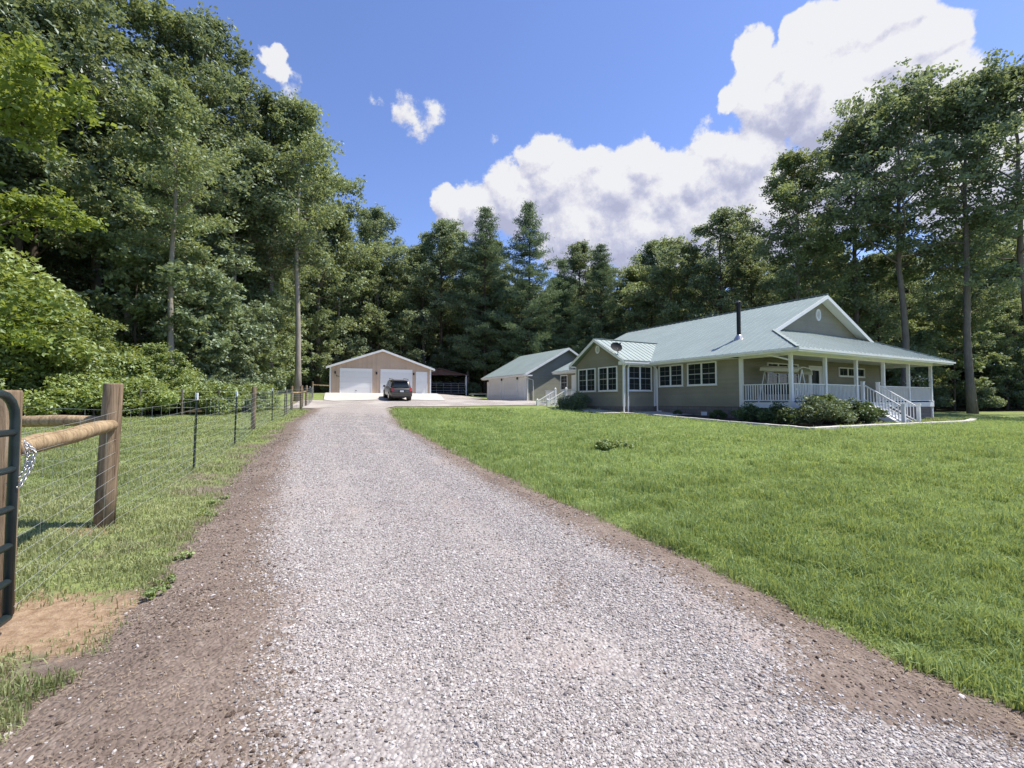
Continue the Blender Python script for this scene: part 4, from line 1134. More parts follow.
for x0, x1 in ((-.35, GW / 2), (GW / 2, GW + .35)):
    roof_slab('roof', [(x0, -.32, t1(x0)), (x1, -.32, t1(x1)), (x1, GD + .3, t1(x1)), (x0, GD + .3, t1(x0))], G1, (0, 1, 0), mat=M['tan_roof'])
T = MB()
for a_, b_ in ((-.35, GW / 2), (GW + .35, GW / 2)):
    T.prism([(a_, -.36, t1(a_) + .02), (b_, -.36, t1(b_) + .02), (b_, -.36, t1(b_) - .20), (a_, -.36, t1(a_) - .20)], (0, .04, 0))
T.box(-.38, -.351, -.32, GD + .3, t1(-.35) - .2, t1(-.35)); T.box(GW + .351, GW + .38, -.32, GD + .3, t1(-.35) - .2, t1(-.35))
T.box(-.02, .12, -.03, -.001, -.15, GH); T.box(GW - .12, GW + .02, -.03, -.001, -.15, GH)
T.box(-.35, GW / 2, -.30, -.002, GH - .0, GH + .0 + .001) if False else None
T.build('white_trim', M['white'], G1)
M['door_white'] = siding('rollup_door_white', (.80, .80, .79), .55, rough=.45, dirt=.03)
for a_, b_ in ((1.01, 4.0), (4.97, 8.09)):
    o = MB().box(a_, b_, -.02, -.001, -.03, 2.45).build('garage_door', M['door_white'], G1)
    t_ = MB(); t_.box(a_ - .08, a_ - .001, -.05, -.001, -.03, 2.53); t_.box(b_ + .001, b_ + .08, -.05, -.001, -.03, 2.53); t_.box(a_, b_, -.05, -.001, 2.451, 2.53); t_.build('door_casing', M['white'], o)
    MB().box((a_ + b_) / 2 - .08, (a_ + b_) / 2 + .08, -.06, -.021, .25, .29).build('handle', M['black_metal'], o)
o = MB().box(8.62, 9.68, -.02, -.001, -.03, 2.25).build('entry_door', M['white'], G1)
t_ = MB(); t_.box(8.54, 8.619, -.05, -.001, -.03, 2.33); t_.box(9.681, 9.76, -.05, -.001, -.03, 2.33); t_.box(8.62, 9.68, -.05, -.001, 2.251, 2.33); t_.build('door_casing', M['white'], o)
MB().tube([(8.75, -.07, 1.02), (8.75, -.02, 1.02)], .035, 8).build('door_knob', M['galv'], o)
for t in (.5, 4.5, 8.3):
    q = MB(); q.box(t - .07, t + .07, -.14, -.001, 1.95, 2.20); q.build('wall_lamp', M['black_metal'], G1)
# sloping concrete apron
def t2w(t, s):
    c, n = math.cos(TR), math.sin(TR); return -18.25 + c * t - n * s, 45.5 + n * t + c * s
AP = [t2w(-.3, -.0), (-15.4, 37.2), (-14.2, 36.2), (-5.9, 40.6), t2w(GW + .6, -.0)]
A0, A1 = np.array(AP[1]), np.array(AP[3])
def apron_z(x, y):
    w0 = np.array(t2w(0, 0)); nn = np.array([.358, -.934]); dd = (x - w0[0]) * nn[0] + (y - w0[1]) * nn[1]
    f = np.clip(dd / 8.0, 0, 1); return (tz + .02) * (1 - f) + f * (ground(x, y) + .06)
flat_patch('concrete_apron', AP, apron_z, M['concrete'], 'sunlit concrete apron in front of the tan garage', .7)

# ------------------------------------------------------------------ open carport with a rusty red roof
CPx, CPy = -9.6, 56.5; cz = gz(CPx, CPy)
cp = empty('carport', (CPx, CPy, cz), .12, 'open carport with a rusty red metal roof beside the tan garage', 'carport')
q = MB()
for x, y in ((-2.6, 0), (3.9, 0), (-2.6, 6), (3.9, 6), (3.9, 3)):
    MB().box(x - .06, x + .06, y - .06, y + .06, -.3, 2.35).build('post', M['galv'] if y else M['white'], cp)
for a_, b_ in ((-2.9, .65), (.65, 4.2)):
    za, zb = (2.35, 3.2) if a_ < 0 else (3.2, 2.35)
    roof_slab('roof', [(a_, -.3, za), (b_, -.3, zb), (b_, 6.4, zb), (a_, 6.4, za)], cp, (0, 1, 0), mat=M['red_roof'])
MB().prism([(-2.7, 0, 2.35), (4.0, 0, 2.35), (.65, 0, 3.1)], (0, .05, 0)).build('gable_panel', M['red_roof'], cp)
MB().box(-2.7, 4.0, 6.02, 6.07, 0, 2.35).build('rear_panel', M['black_metal'], cp)
q = MB()
for z in (.12, .45, .78, 1.1, 1.35): q.tube([(-2.5, -.05, z), (3.82, -.05, z)], .018, 6)
for k in range(8): x = -2.5 + k * 6.32 / 7; q.tube([(x, -.05, .1), (x, -.05, 1.36)], .018, 6)
q.build('gate_panel', M['galv'], cp)
# boards stacked on the yard edge
bx, by = -3.9, 54.5
bp_ = empty('board_stack', (bx, by, gz(bx, by)), .25, 'low stack of weathered boards on blocks right of the carport', 'boards')
q = MB()
for k in range(3): q.box(-1.3, 1.3, -.5 + k * .3, -.25 + k * .3, .22 + .05 * (k % 2), .27 + .05 * (k % 2))
for x in (-.9, .9): q.box(x - .1, x + .1, -.5, .4, -.05, .219)
q.box(-1.1, 1.0, -.45, .2, .33, .38); q.build('boards', M['cream'], bp_)

# ------------------------------------------------------------------ parked car seen from behind
M['car'] = basic('taupe_car_paint', (.105, .095, .085), .28, metal=.55, var=.04, spec=.6)
M['car_trim'] = basic('dark_plastic', (.03, .03, .03), .55)
M['lamp_red'] = basic('tail_lamp', (.35, .03, .03), .25, var=.2, spec=.7)
M['plate'] = basic('number_plate', (.7, .72, .74), .4)
caz = math.radians(114) - PI / 2
car_x, car_y = -9.95, 39.3
Lc, Wd = 4.55, 1.80
# ground slope under the car
fz = gz(car_x, car_y)
car = empty('parked_car', (car_x, car_y, float(apron_z(np.array(car_x), np.array(car_y))) + .0), caz, 'dark taupe SUV parked on the apron facing the garage', 'car')
pz = [float(apron_z(np.array(car_x - math.sin(caz) * d), np.array(car_y + math.cos(caz) * d))) for d in (-1.3, 1.3)]
car.rotation_euler = (math.atan2(pz[1] - pz[0], 2.6), 0, caz); car.location.z = (pz[0] + pz[1]) / 2
# stations along y: lower body lofted from cross-sections (half width, bottom z, waist z)
def loft(mb, secs):
    n = len(secs[0]); vs = [p for s in secs for p in s]; fs = []
    for i in range(len(secs) - 1):
        for k in range(n): fs.append((i * n + k, i * n + (k + 1) % n, (i + 1) * n + (k + 1) % n, (i + 1) * n + k))
    fs.append(tuple(range(n))); fs.append(tuple(range((len(secs) - 1) * n, len(secs) * n))); mb.add(vs, fs)
def sec(y, hw, zb, zw):
    p = [(hw * .90, zb), (hw * .985, zb + .12), (hw, zb + .35), (hw * .985, zw - .12), (hw * .93, zw - .02), (hw * .80, zw)]
    return [(x, y, z) for x, z in p] + [(-x, y, z) for x, z in reversed(p)]
body = MB()
loft(body, [sec(-2.27, .78, .42, .86), sec(-2.22, .86, .34, 1.0), sec(-1.9, .90, .28, 1.04), sec(-1.0, .90, .25, 1.03), sec(.6, .90, .25, 1.0), sec(1.4, .88, .26, .97), sec(2.0, .82, .30, .86), sec(2.25, .68, .40, .74)])
cb = body.build('body', M['car'], car, smooth=True)
def csec(y, hb, ht, zb, zt):
    p = [(hb, zb), (hb * .97, zb + .08), (ht * 1.03, zt - .1), (ht * .93, zt - .02), (ht * .6, zt + .01)]
    return [(x, y, z) for x, z in p] + [(-x, y, z) for x, z in reversed(p)]
def yshift(s, dy_top):   # rake the section
    z0 = min(p[2] for p in s); z1 = max(p[2] for p in s); return [(p[0], p[1] + dy_top * (p[2] - z0) / (z1 - z0), p[2]) for p in s]
gh = MB(); loft(gh, [yshift(csec(-2.12, .80, .62, 1.0, 1.56), .32), yshift(csec(-1.85, .82, .66, 1.0, 1.62), .10), csec(-.6, .82, .67, 1.0, 1.66), yshift(csec(.5, .81, .66, .98, 1.63), -.15), yshift(csec(1.25, .78, .60, .96, 1.58), -.72)])
gh.build('cabin', M['car'], car, smooth=True)
# glass set just proud of the cabin
g = MB(); g.prism([(-.62, -2.095, 1.08), (.62, -2.095, 1.08), (.53, -1.86, 1.50), (-.53, -1.86, 1.50)], (0, -.02, .0)); g.build('rear_window', M['glass'], car)
for sg in (-1, 1):
    for ya, yb in ((-1.75, -1.15), (-1.05, -.15), (-.07, .75)):
        g = MB(); x0, x1 = sg * .81, sg * .70
        g.prism([(x0 * 1.0, ya, 1.06), (x0, yb, 1.06), (x1, yb - (.25 if yb > .5 else 0), 1.50), (x1, ya + (.1 if ya < -1.5 else 0), 1.50)], (sg * .015, 0, .0)); g.build('side_window', M['glass'], car)
    g = MB(); g.tube([(sg * .60, -1.7, 1.68), (sg * .62, -1.55, 1.73), (sg * .62, .15, 1.74), (sg * .60, .35, 1.68)], .022, 8); g.build('roof_rail', M['black_metal'], car)
    g = MB(); g.box(sg * .88, sg * 1.06, .62, .74, .98, 1.14); g.build('wing_mirror', M['car'], car, bevel=.02)
    g = MB(); g.prism([(sg * .60, -2.285, .80), (sg * .85, -2.23, .80), (sg * .83, -2.18, 1.06), (sg * .62, -2.25, 1.04)], (0, -.02, 0)); g.build('tail_light', M['lamp_red'], car)
    for yy in (-1.38, 1.35):
        w_ = MB(); w_.tube([(sg * .70, yy, .34), (sg * .72, yy, .34), (sg * .89, yy, .34), (sg * .91, yy, .34)], [.30, .34, .34, .31], 24)
        wo = w_.build('wheel', M['rubber'], car); r_ = MB(); r_.tube([(sg * .905, yy, .34), (sg * .925, yy, .34)], .2, 16); r_.build('rim', M['galv'], wo)
        a_ = MB(); a_.tube([(sg * .60, yy, .34), (sg * .903, yy, .34)], .39, 24); a_.build('wheel_arch', M['car_trim'], car)
g = MB(); g.box(-.84, .84, -2.36, -2.18, .36, .62); g.build('rear_bumper', M['car'], car, bevel=.03)
g = MB(); g.box(-.70, .70, -2.355, -2.20, .27, .355); g.build('bumper_valance', M['car_trim'], car)
g = MB(); g.box(-.26, .26, -2.305, -2.285, .70, .86); g.build('plate_recess', M['car_trim'], car); g = MB(); g.box(-.155, .155, -2.32, -2.306, .71, .85); g.build('number_plate', M['plate'], car)
g = MB(); g.box(-.6, .6, -2.0, -1.75, 1.60, 1.63); g.build('spoiler', M['car'], car, bevel=.01)
# ------------------------------------------------------------------ vegetation
def leaf_quads(C, size, rs, upbias=.6, narrow=.55):
    """rhombus leaves at centres C with random tilt"""
    n = len(C)
    nrm = rs.normal(size=(n, 3)); nrm[:, 2] = np.abs(nrm[:, 2]) + upbias; nrm /= np.linalg.norm(nrm, axis=1)[:, None]
    a = rs.normal(size=(n, 3)); a -= nrm * (a * nrm).sum(1)[:, None]; a /= np.linalg.norm(a, axis=1)[:, None]
    b = np.cross(nrm, a)
    s = (size * rs.uniform(.6, 1.35, n))[:, None]
    bend = nrm * s * .12
    V = np.stack([C - a * s, C - b * s * narrow + bend, C + a * s, C + b * s * narrow + bend], 1)
    return V.reshape(-1, 3)
def leaf_mesh(name, C, size, tone, mat, rs, upbias=.6, narrow=.55):
    V = leaf_quads(C, size, rs, upbias, narrow)
    F = np.arange(len(C) * 4).reshape(-1, 4)
    return np_mesh(name, V, F, [mat], {'tone': ('FACE', tone)})

def broadleaf(name, seed, H, R, base, nleaf, leaf, leafmat, barkmat, trunk_r=None, lean=(0, 0), open_=0.0, forks=1, shape='round'):
    """returns (trunk mesh, crown mesh): tapered trunk, limbs, twigs and a crown of leaf sprays at the twigs"""
    rd = random.Random(seed); rs = np.random.default_rng(seed)
    mb = MB(); r0 = trunk_r or H * .0098
    tp = []; x = y = 0; n = 9
    for i in range(n + 1):
        f = i / n; x += rd.uniform(-.006, .006) * H * (f > 0) + lean[0] * H / n; y += rd.uniform(-.006, .006) * H * (f > 0) + lean[1] * H / n
        tp.append(Vector((x, y, f * H * .93 - (.3 if i == 0 else 0))))
    tr = [r0 * (1.35 if i == 0 else 1) * (1 - .88 * (i / n) ** 1.1) for i in range(n + 1)]
    mb.tube(tp, tr, 9)
    def at(f):
        k = min(n - 1, int(f * n)); return tp[k].lerp(tp[k + 1], f * n - k), tr[k] + (tr[k + 1] - tr[k]) * (f * n - k)
    sprays = []   # centre, radius
    nl = int(15 + H * .7)
    for i in range(nl):
        f = base + (1 - base) * ((i + rd.random()) / nl) ** .9 * .98
        p, r = at(min(f, .995)); g = (f - base) / (1 - base)
        if shape == 'round': prof = math.sin(PI * min(1, (g * .86 + .17))) ** .7
        elif shape == 'flat': prof = .55 + .45 * math.sin(PI * g)
        else: prof = (1 - g) ** .6 + .1
        L = R * prof * rd.uniform(.65, 1.15); az = i * 2.4 + rd.uniform(-.5, .5); up = rd.uniform(.1, .75) + .5 * g
        d = Vector((math.cos(az), math.sin(az), up)).normalized()
        pts = [p.copy()]; q = p.copy(); ns = 4
        for k in range(ns):
            d = (d + Vector((rd.uniform(-.25, .25), rd.uniform(-.25, .25), rd.uniform(-.22, .12)))).normalized(); q = q + d * L / ns; pts.append(q.copy())
        lr = min(r * .6, .012 * L + .02) 
        mb.tube(pts, [lr * (1 - .8 * k / ns) for k in range(ns + 1)], 5, cap=False)
        for k in range(1, ns + 1):
            for _ in range(2 + (k == ns)):
                d2 = (d + Vector((rd.uniform(-1, 1), rd.uniform(-1, 1), rd.uniform(-.3, .6))) * 1.0).normalized(); l2 = L * rd.uniform(.16, .38) + .25
                e_ = pts[k] + d2 * l2
                mb.tube([pts[k], pts[k].lerp(e_, .5) + Vector((0, 0, .06)), e_], [lr * .35, lr * .25, .006], 3, cap=False)
                if rd.random() > open_: sprays.append((e_, rd.uniform(.35, .62) * (H / 22) ** .5)); 
                if rd.random() > open_ + .2: sprays.append((pts[k].lerp(e_, .55) + Vector((0, 0, .15)), rd.uniform(.3, .5) * (H / 22) ** .5))
    S = np.array([s[0][:] for s in sprays]); SR = np.array([s[1] for s in sprays])
    # leaves: several small tiers per spray
    w = SR ** 2; w = w / w.sum(); k = rs.choice(len(S), nleaf, p=w)
    sub = rs.normal(size=(len(S), 5, 3)) * np.array([.72, .72, .58]); j = rs.integers(0, 5, nleaf)
    C = S[k] + sub[k, j] * SR[k][:, None] + rs.normal(size=(nleaf, 3)) * np.array([.40, .40, .24]) * SR[k][:, None]
    tone_s = np.clip(rs.normal(.48, .17, len(S)), 0, 1); tone = np.clip(tone_s[k] + rs.normal(0, .13, nleaf), 0, 1)
    tme = bpy.data.meshes.new(name + '_trunk'); tme.from_pydata(mb.v, [], mb.f); tme.materials.append(barkmat); tme.polygons.foreach_set('use_smooth', [True] * len(tme.polygons)); tme.update()
    return tme, leaf_mesh(name + '_crown', C, np.full(nleaf, leaf), tone, leafmat, rs, upbias=.35)

def pine(name, seed, H, R, base, nleaf, sz=.16):
    rd = random.Random(seed); rs = np.random.default_rng(seed)
    mb = MB(); n = 8
    tp = [Vector((rd.uniform(-.006, .006) * H, rd.uniform(-.006, .006) * H, H * i / n - (.3 if i == 0 else 0))) for i in range(n + 1)]
    mb.tube(tp, [H * .011 * (1 - .93 * i / n) for i in range(n + 1)], 8)
    cs = []; z = base * H
    while z < H * .985:
        g = (z / H - base) / (1 - base); nb = rd.randint(4, 6); a0 = rd.uniform(0, 6)
        for b in range(nb):
            if rd.random() < .08: continue
            az = a0 + b * 2 * PI / nb + rd.uniform(-.3, .3); L = R * ((1 - g) ** .75 * .95 + .07) * rd.uniform(.6, 1.2) * (.75 + .5 * min(1, g * 6))
            d = Vector((math.cos(az), math.sin(az), 0)); p0 = Vector((0, 0, z)); droop = rd.uniform(-.10, .05) - .10 * (1 - g); 
            P = [p0 + d * L * t + Vector((0, 0, L * (droop * t + .22 * t * t))) for t in (0, .3, .6, 1)]
            mb.tube(P, [.03 + .008 * L, .02 + .005 * L, .015, .006], 4, cap=False)
            m = max(3, int(L * 3.2))
            for q in range(m):
                t = .22 + .78 * (q + rd.random()) / m
                c = p0 + d * L * t + Vector((0, 0, L * (droop * t + .22 * t * t)))
                side = Vector((-d.y, d.x, 0)) * rd.uniform(-1, 1) * L * .30 * (1.15 - t)
                cs.append((c + side + Vector((0, 0, .08)), .22 + .10 * rd.random()))
        z += H * rd.uniform(.022, .038)
    S = np.array([c[0][:] for c in cs]); SR = np.array([c[1] for c in cs])
    k = rs.integers(0, len(S), nleaf)
    C = S[k] + rs.normal(size=(nleaf, 3)) * np.array([1.0, 1.0, .45]) * SR[k][:, None]
    tone_s = np.clip(rs.normal(.45, .15, len(S)), 0, 1); tone = np.clip(tone_s[k] + rs.normal(0, .12, nleaf), 0, 1)
    tme = bpy.data.meshes.new(name + '_trunk'); tme.from_pydata(mb.v, [], mb.f); tme.materials.append(M['bark_dark']); tme.polygons.foreach_set('use_smooth', [True] * len(tme.polygons)); tme.update()
    return tme, leaf_mesh(name + '_crown', C, np.full(nleaf, sz), tone, M['leaf_pine'], rs, upbias=.25, narrow=.22)

def bush(name, seed, R, H, nleaf, leaf, leafmat, lumps=26, stems=10):
    rd = random.Random(seed); rs = np.random.default_rng(seed); mb = MB(); S = []
    for i in range(lumps):
        az = rd.uniform(0, 2 * PI); rr = math.sqrt(rd.random()) * R * .8; z = H * (1 - (rr / R) ** 2 * .75) * rd.uniform(.35, .98)
        S.append((math.cos(az) * rr, math.sin(az) * rr, z))
    for i in range(stems):
        c = Vector(S[i % len(S)]); mb.tube([Vector((c.x * .15, c.y * .15, -.1)), c * .55 + Vector((0, 0, .1)), c], [.02 * H + .004, .012 * H + .003, .004], 4, cap=False)
    S = np.array(S); k = rs.integers(0, len(S), nleaf); rad = .30 * min(R, H) * rs.uniform(.7, 1.3, len(S))
    dv = rs.normal(size=(nleaf, 3)); dv /= np.linalg.norm(dv, axis=1)[:, None]; dv *= rs.uniform(.35, 1.1, nleaf)[:, None] ** .6
    C = S[k] + dv * rad[k][:, None] * np.array([1.15, 1.15, .85]); C[:, 2] = np.maximum(C[:, 2], .02)
    tone_s = np.clip(rs.normal(.5, .16, len(S)), 0, 1); tone = np.clip(tone_s[k] + rs.normal(0, .14, nleaf), 0, 1)
    sme = bpy.data.meshes.new(name + '_stems'); sme.from_pydata(mb.v, [], mb.f); sme.materials.append(M['bark_dark']); sme.update()
    return sme, leaf_mesh(name + '_leaves', C, np.full(nleaf, leaf), tone, leafmat, rs, upbias=.5)

def plant(name, meshes, x, y, s=1, rz=None, label=None, cat='tree', group=None, sz=None, parts=('trunk', 'crown'), dz=0):
    o = empty(name, (x, y, gz(x, y) + dz), random.uniform(0, 2 * PI) if rz is None else rz, label, cat, group)
    o.scale = (s, s, s * (sz or 1))
    for pn, me in zip(parts, meshes): link(pn, me, None, o)
    return o

P = {
 'tulip': broadleaf('tulip', 11, 27, 4.4, .34, 34000, .125, M['leaf_a'], M['bark'], open_=.2),
 'tulip2': broadleaf('tulip2', 12, 26, 3.9, .38, 30000, .125, M['leaf_b'], M['bark'], open_=.25),
 'oak': broadleaf('oak', 13, 23, 5.2, .28, 36000, .125, M['leaf_b'], M['bark_dark'], open_=.18),
 'oak2': broadleaf('oak2', 14, 21, 4.8, .24, 34000, .125, M['leaf_a'], M['bark'], open_=.18),
 'open': broadleaf('open', 15, 26, 6.2, .42, 19000, .135, M['leaf_b'], M['bark'], open_=.45),
 'pale': broadleaf('pale', 16, 25, 3.2, .50, 18000, .125, M['leaf_a'], M['bark_pale'], open_=.25),
 'under': broadleaf('under', 17, 9, 3.3, .15, 20000, .12, M['leaf_a'], M['bark'], shape='flat'),
 'under2': broadleaf('under2', 18, 7, 2.8, .10, 16000, .12, M['leaf_b'], M['bark_dark'], shape='flat'),
 'brush_tree': broadleaf('brush_tree', 20, 6.5, 2.3, .08, 17000, .085, M['leaf_brush'], M['bark']),
 'yellow': broadleaf('yellow', 19, 15, 4.4, .06, 90000, .075, M['leaf_y'], M['bark'], shape='round'),
 'pine': pine('pine', 21, 23, 4.6, .14, 46000),
 'pine2': pine('pine2', 22, 20, 4.2, .10, 42000),
}
BR = [bush('brush', 31, 2.6, 3.6, 24000, .085, M['leaf_brush'], 34), bush('brush_low', 32, 2.2, 1.6, 20000, .075, M['leaf_brush'], 40), bush('brush_tall', 33, 2.6, 5.2, 26000, .095, M['leaf_brush'], 34)]
SAP = bush('sapling', 34, 1.8, 2.6, 9000, .10, M['leaf_b'], 24)

def px(x_, Y): return ((x_ - 512) / FPX * Y, Y)
# --- trees one can tell apart
plant('tall_tree', P['pale'], *px(298, 35.5), 1.0, .6, 'tall pale straight trunk rising beside the far fence posts', sz=1.0)
plant('tall_tree', P['tulip2'], *px(268, 36), .98, 2.2, 'tall dark double trunk tree left of the pale trunk')
plant('tall_tree', P['open'], *px(904, 39.5), 1.18, 1.1, 'tall open crowned tree right behind the porch end of the house')
plant('tall_tree', P['tulip2'], *px(857, 44), 1.16, 3.0, 'tall full crowned tree rising above the porch gable')
plant('tall_tree', P['tulip2'], *px(972, 37), 1.14, 4.0, 'tall leafy tree at the wood edge near the right border of the picture')
plant('tall_tree', P['open'], *px(1035, 36), 1.17, 2.0, 'rightmost tall tree leaning in from the edge of the picture')
plant('birch_tree', P['pale'], *px(170, 23), .70, 1.7, 'slender pale trunk standing free above the leafy brush')
plant('yellow_green_tree', P['yellow'], -17.6, 10.2, 1.30, .4, 'sunlit yellow green tree at the left edge of the picture')
plant('tall_tree', P['tulip'], *px(90, 27), 1.15, .2, 'tall broad tree behind the brush at upper left, the highest in view')
plant('tall_tree', P['oak'], *px(30, 24), 1.05, 1.2, 'spreading dark oak behind the yellow green tree')
plant('tall_tree', P['tulip2'], *px(190, 31), 1.12, 5.2, 'tall tree standing behind the slender pale trunk')
plant('white_pine', P['pine'], *px(485, 60), 1.10, 0, 'broad green pine left of the tallest pine behind the garages')
plant('white_pine', P['pine'], *px(529, 58), 1.08, 2.0, 'tallest pointed pine rising behind the detached garage', sz=1.02)
plant('white_pine', P['pine2'], *px(563, 60), .92, 1.0, 'narrow dark pine right of the tallest pine')
plant('white_pine', P['pine'], *px(602, 57), .86, 4.0, 'pointed pine rising behind the gable of the sunroom')
plant('broad_tree', P['oak'], *px(440, 63), 1.12, 3.3, 'rounded broadleaf tree behind the tan garage and carport')
plant('tall_tree', P['oak2'], *px(318, 51), 1.30, 1.1, 'leafy tree standing close to the left wall of the tan garage')
plant('tall_tree', P['tulip2'], *px(372, 63), 1.05, 2.6, 'slim tree top rising behind the left slope of the tan garage')
plant('tall_tree', P['tulip'], *px(800, 43), .96, 2.6, 'tall tree behind the house roof between the stove pipe and the gable')
plant('broad_tree', P['oak2'], *px(672, 54), .98, 1.9, 'rounded tree top showing above the long house roof')
plant('broad_tree', P['oak'], *px(722, 50), 1.0, 2.9, 'wide tree behind the black stove pipe')
plant('broad_tree', P['oak2'], *px(378, 60), 1.02, .7, 'bushy tree directly behind the ridge of the tan garage')
for (x_, Y_, s_, l_) in [(126, 28, .78, 'slender pale trunk left of the free standing one, rising from the brush'), (232, 33, .85, 'slender trunk between the two pale trunks of the left wood'), (336, 56, .9, 'slim pale tree close behind the left corner of the tan garage'), (468, 62, .85, 'slim pale tree behind the board stack')]:
    plant('slender_tree', P['pale'], *px(x_, Y_), s_, x_ * .7, l_)
# --- the remaining wood: numbered areas share a label and a group
used = []
def wood(label, group, kinds, spots, jit=1.2, smin=.85, smax=1.08, name='forest_tree'):
    for i, (x, y) in enumerate(spots):
        k = kinds[i % len(kinds)]
        plant(name, P[k], x + random.uniform(-jit, jit), y + random.uniform(-jit, jit), random.uniform(smin, smax), None, label, 'tree', group)
wood('tall broadleaf tree in the dense wood left of the fenced pasture', 'trees of the left wood', ['tulip', 'oak', 'tulip2', 'oak2'],
     [(-26, 16), (-29, 21), (-25, 24), (-25, 29), (-31, 28), (-21, 33), (-27, 35), (-33, 36), (-23, 39), (-28, 42), (-34, 44), (-24.5, 46), (-29, 49), (-36, 52), (-38, 22), (-42, 32), (-44, 42), (-30, 12), (-26, 8), (-38, 12)])
wood('broadleaf tree in the wood behind the tan garage', 'trees behind the tan garage', ['tulip2', 'oak', 'oak2', 'tulip'],
     [(-22, 54), (-26, 58), (-19, 61), (-13.5, 63), (-24, 66), (-17, 69), (-30, 64), (-10, 70), (-34, 72), (-22, 76), (-12, 78), (-15, 73), (-6, 82), (-28, 82), (-18, 84), (-3, 72)], smin=.8, smax=.98)
wood('broadleaf tree in the wood behind the detached garage and house', 'trees behind the house', ['oak2', 'oak', 'tulip2'],
     [(-4, 66), (3, 67), (9, 63), (15, 60), (12, 70), (19, 66), (20, 56), (25, 60), (-3, 76), (6, 78), (27, 52), (31, 57), (16, 78), (27, 68), (33, 66), (0, 70), (8, 73), (14, 66), (21, 73), (2, 83), (11, 84), (20, 84), (30, 76), (24, 64), (-1, 61), (35, 74), (18, 62)], smin=.78, smax=.92)
wood('broadleaf tree in the dense wood right of the house', 'trees of the right wood', ['tulip', 'oak', 'tulip2', 'oak2'],
     [(32, 49), (37, 46), (43, 44), (39, 52), (46, 50), (34, 55), (42, 59), (51, 47), (49, 56), (57, 50), (39, 66), (50, 66), (59, 60), (64, 48), (45, 66), (56, 68), (36, 61), (43, 53)], smin=.66, smax=.80)
wood('low leafy understory tree at the foot of the wood', 'understory trees at the wood edge', ['under', 'under2'],
     [(-19.5, 24.5), (-21, 30), (-23, 36), (-25, 42), (-25.5, 48), (-21, 58), (-15, 60), (-9, 62), (-2, 62), (4, 60), (11, 57), (17, 53), (23, 52), (28, 49), (33, 46.5), (38, 45.5), (44, 46), (50, 46), (-28, 54), (-6, 66), (-18, 64), (41, 49), (35, 51), (-27, 32), (-30, 40)], jit=.9, smin=.7, smax=1.1, name='understory_tree')
# --- leafy brush in front of the left wood
bl = 'tall bright green leafy bush in the brush behind the fence'; bg = 'leafy bushes behind the pasture fence'
for (x, y, k, s) in [(-22.5, 15.5, 2, 1.2), (-19.5, 17.5, 2, 1.15), (-24.5, 18.5, 2, 1.35), (-18.4, 20.0, 0, .95), (-16.3, 21.6, 0, .6), (-20.5, 21.0, 2, .85), (-23.5, 12.5, 0, 1.2), (-27, 14.5, 2, 1.3), (-27, 9.5, 2, 1.1), (-29, 11, 2, 1.3)]:
    plant('leafy_bush', BR[k], x, y, s, None, bl, 'bush', bg, parts=('stems', 'leaves'))
for (x, y, s) in [(-20.5, 17.2, .95), (-18.6, 18.8, .75), (-25.5, 15.2, 1.1), (-21.3, 19.8, .9), (-28, 13, 1.2), (-16.6, 21.2, .5)]:
    plant('young_tree', P['brush_tree'], x, y, s, None, 'young bright green tree growing out of the brush behind the fence', 'tree', 'young trees in the brush')
for (x, y) in [(-17.6, 25), (-18.5, 28), (-19, 31.5), (-20.2, 34.5), (-21.5, 37.5), (-22.5, 41), (-22, 50), (-19.5, 55), (-22.8, 44.5)]:
    plant('understory_tree', P['under2' if x > -20 else 'under'], x, y, random.uniform(.75, 1.15), None, 'low leafy understory tree at the foot of the wood', 'tree', 'understory trees at the wood edge')
for (x, y, s) in [(-21.3, 13.8, 1.0), (-19.2, 15.6, 1.0), (-17.2, 17.8, 1.0), (-15.6, 19.6, .9), (-13.9, 21.2, .8), (-13.6, 23.5, .75), (-23.5, 11.0, 1.1), (-14.6, 25.5, .8)]:
    plant('low_bush', BR[1], x, y, s, None, 'low rounded light green bush at the foot of the brush behind the fence', 'bush', 'low bushes along the brush line', parts=('stems', 'leaves'))
for (x, y) in [(-16.5, 27), (-19, 31), (-20, 35), (-22, 40), (-23, 44), (-20, 52), (-13, 59.5), (-5.2, 59), (1, 58.5), (7, 56), (14, 54), (26, 49), (31, 46.5), (36, 44.8), (41, 44.5), (46, 44.5), (51, 44.6), (-18, 47.5), (56, 45)]:
    plant('wood_edge_shrub', SAP, x, y, random.uniform(.6, 1.1), None, 'small dark shrub growing at the edge of the wood', 'shrub', 'shrubs at the wood edge', parts=('stems', 'leaves'))
# far side of the wood, beyond counting: closes the view between trunks
def far_wood():
    rs = np.random.default_rng(5); N = 330000
    ang = rs.uniform(-1.35, 1.25, N)
    r = 84 + rs.uniform(0, 9, N) + 4 * np.sin(ang * 9)
    r = np.where(ang < -.75, 52 + rs.uniform(0, 8, N), r); r = np.where(ang > .62, 76 + rs.uniform(0, 8, N), r)
    X, Y = r * np.sin(ang), r * np.cos(ang) + 2
    g = ground(X, Y); top = 19 + 3.0 * np.sin(ang * 23) + 2.5 * np.sin(ang * 61 + 1)
    Z = g + top * rs.uniform(0, 1, N) ** 1.15
    C = np.c_[X, Y, Z]
    tone = np.clip(.4 + .2 * np.sin(ang * 40 + Z * .8) + rs.normal(0, .15, N), 0, 1)
    return leaf_mesh('distant_wood', C, np.full(N, .42), tone, M['leaf_b'], rs, upbias=.4)
tag(link('distant_wood', far_wood()), 'deep shaded wood far behind the front trees', 'wood', kind='stuff')

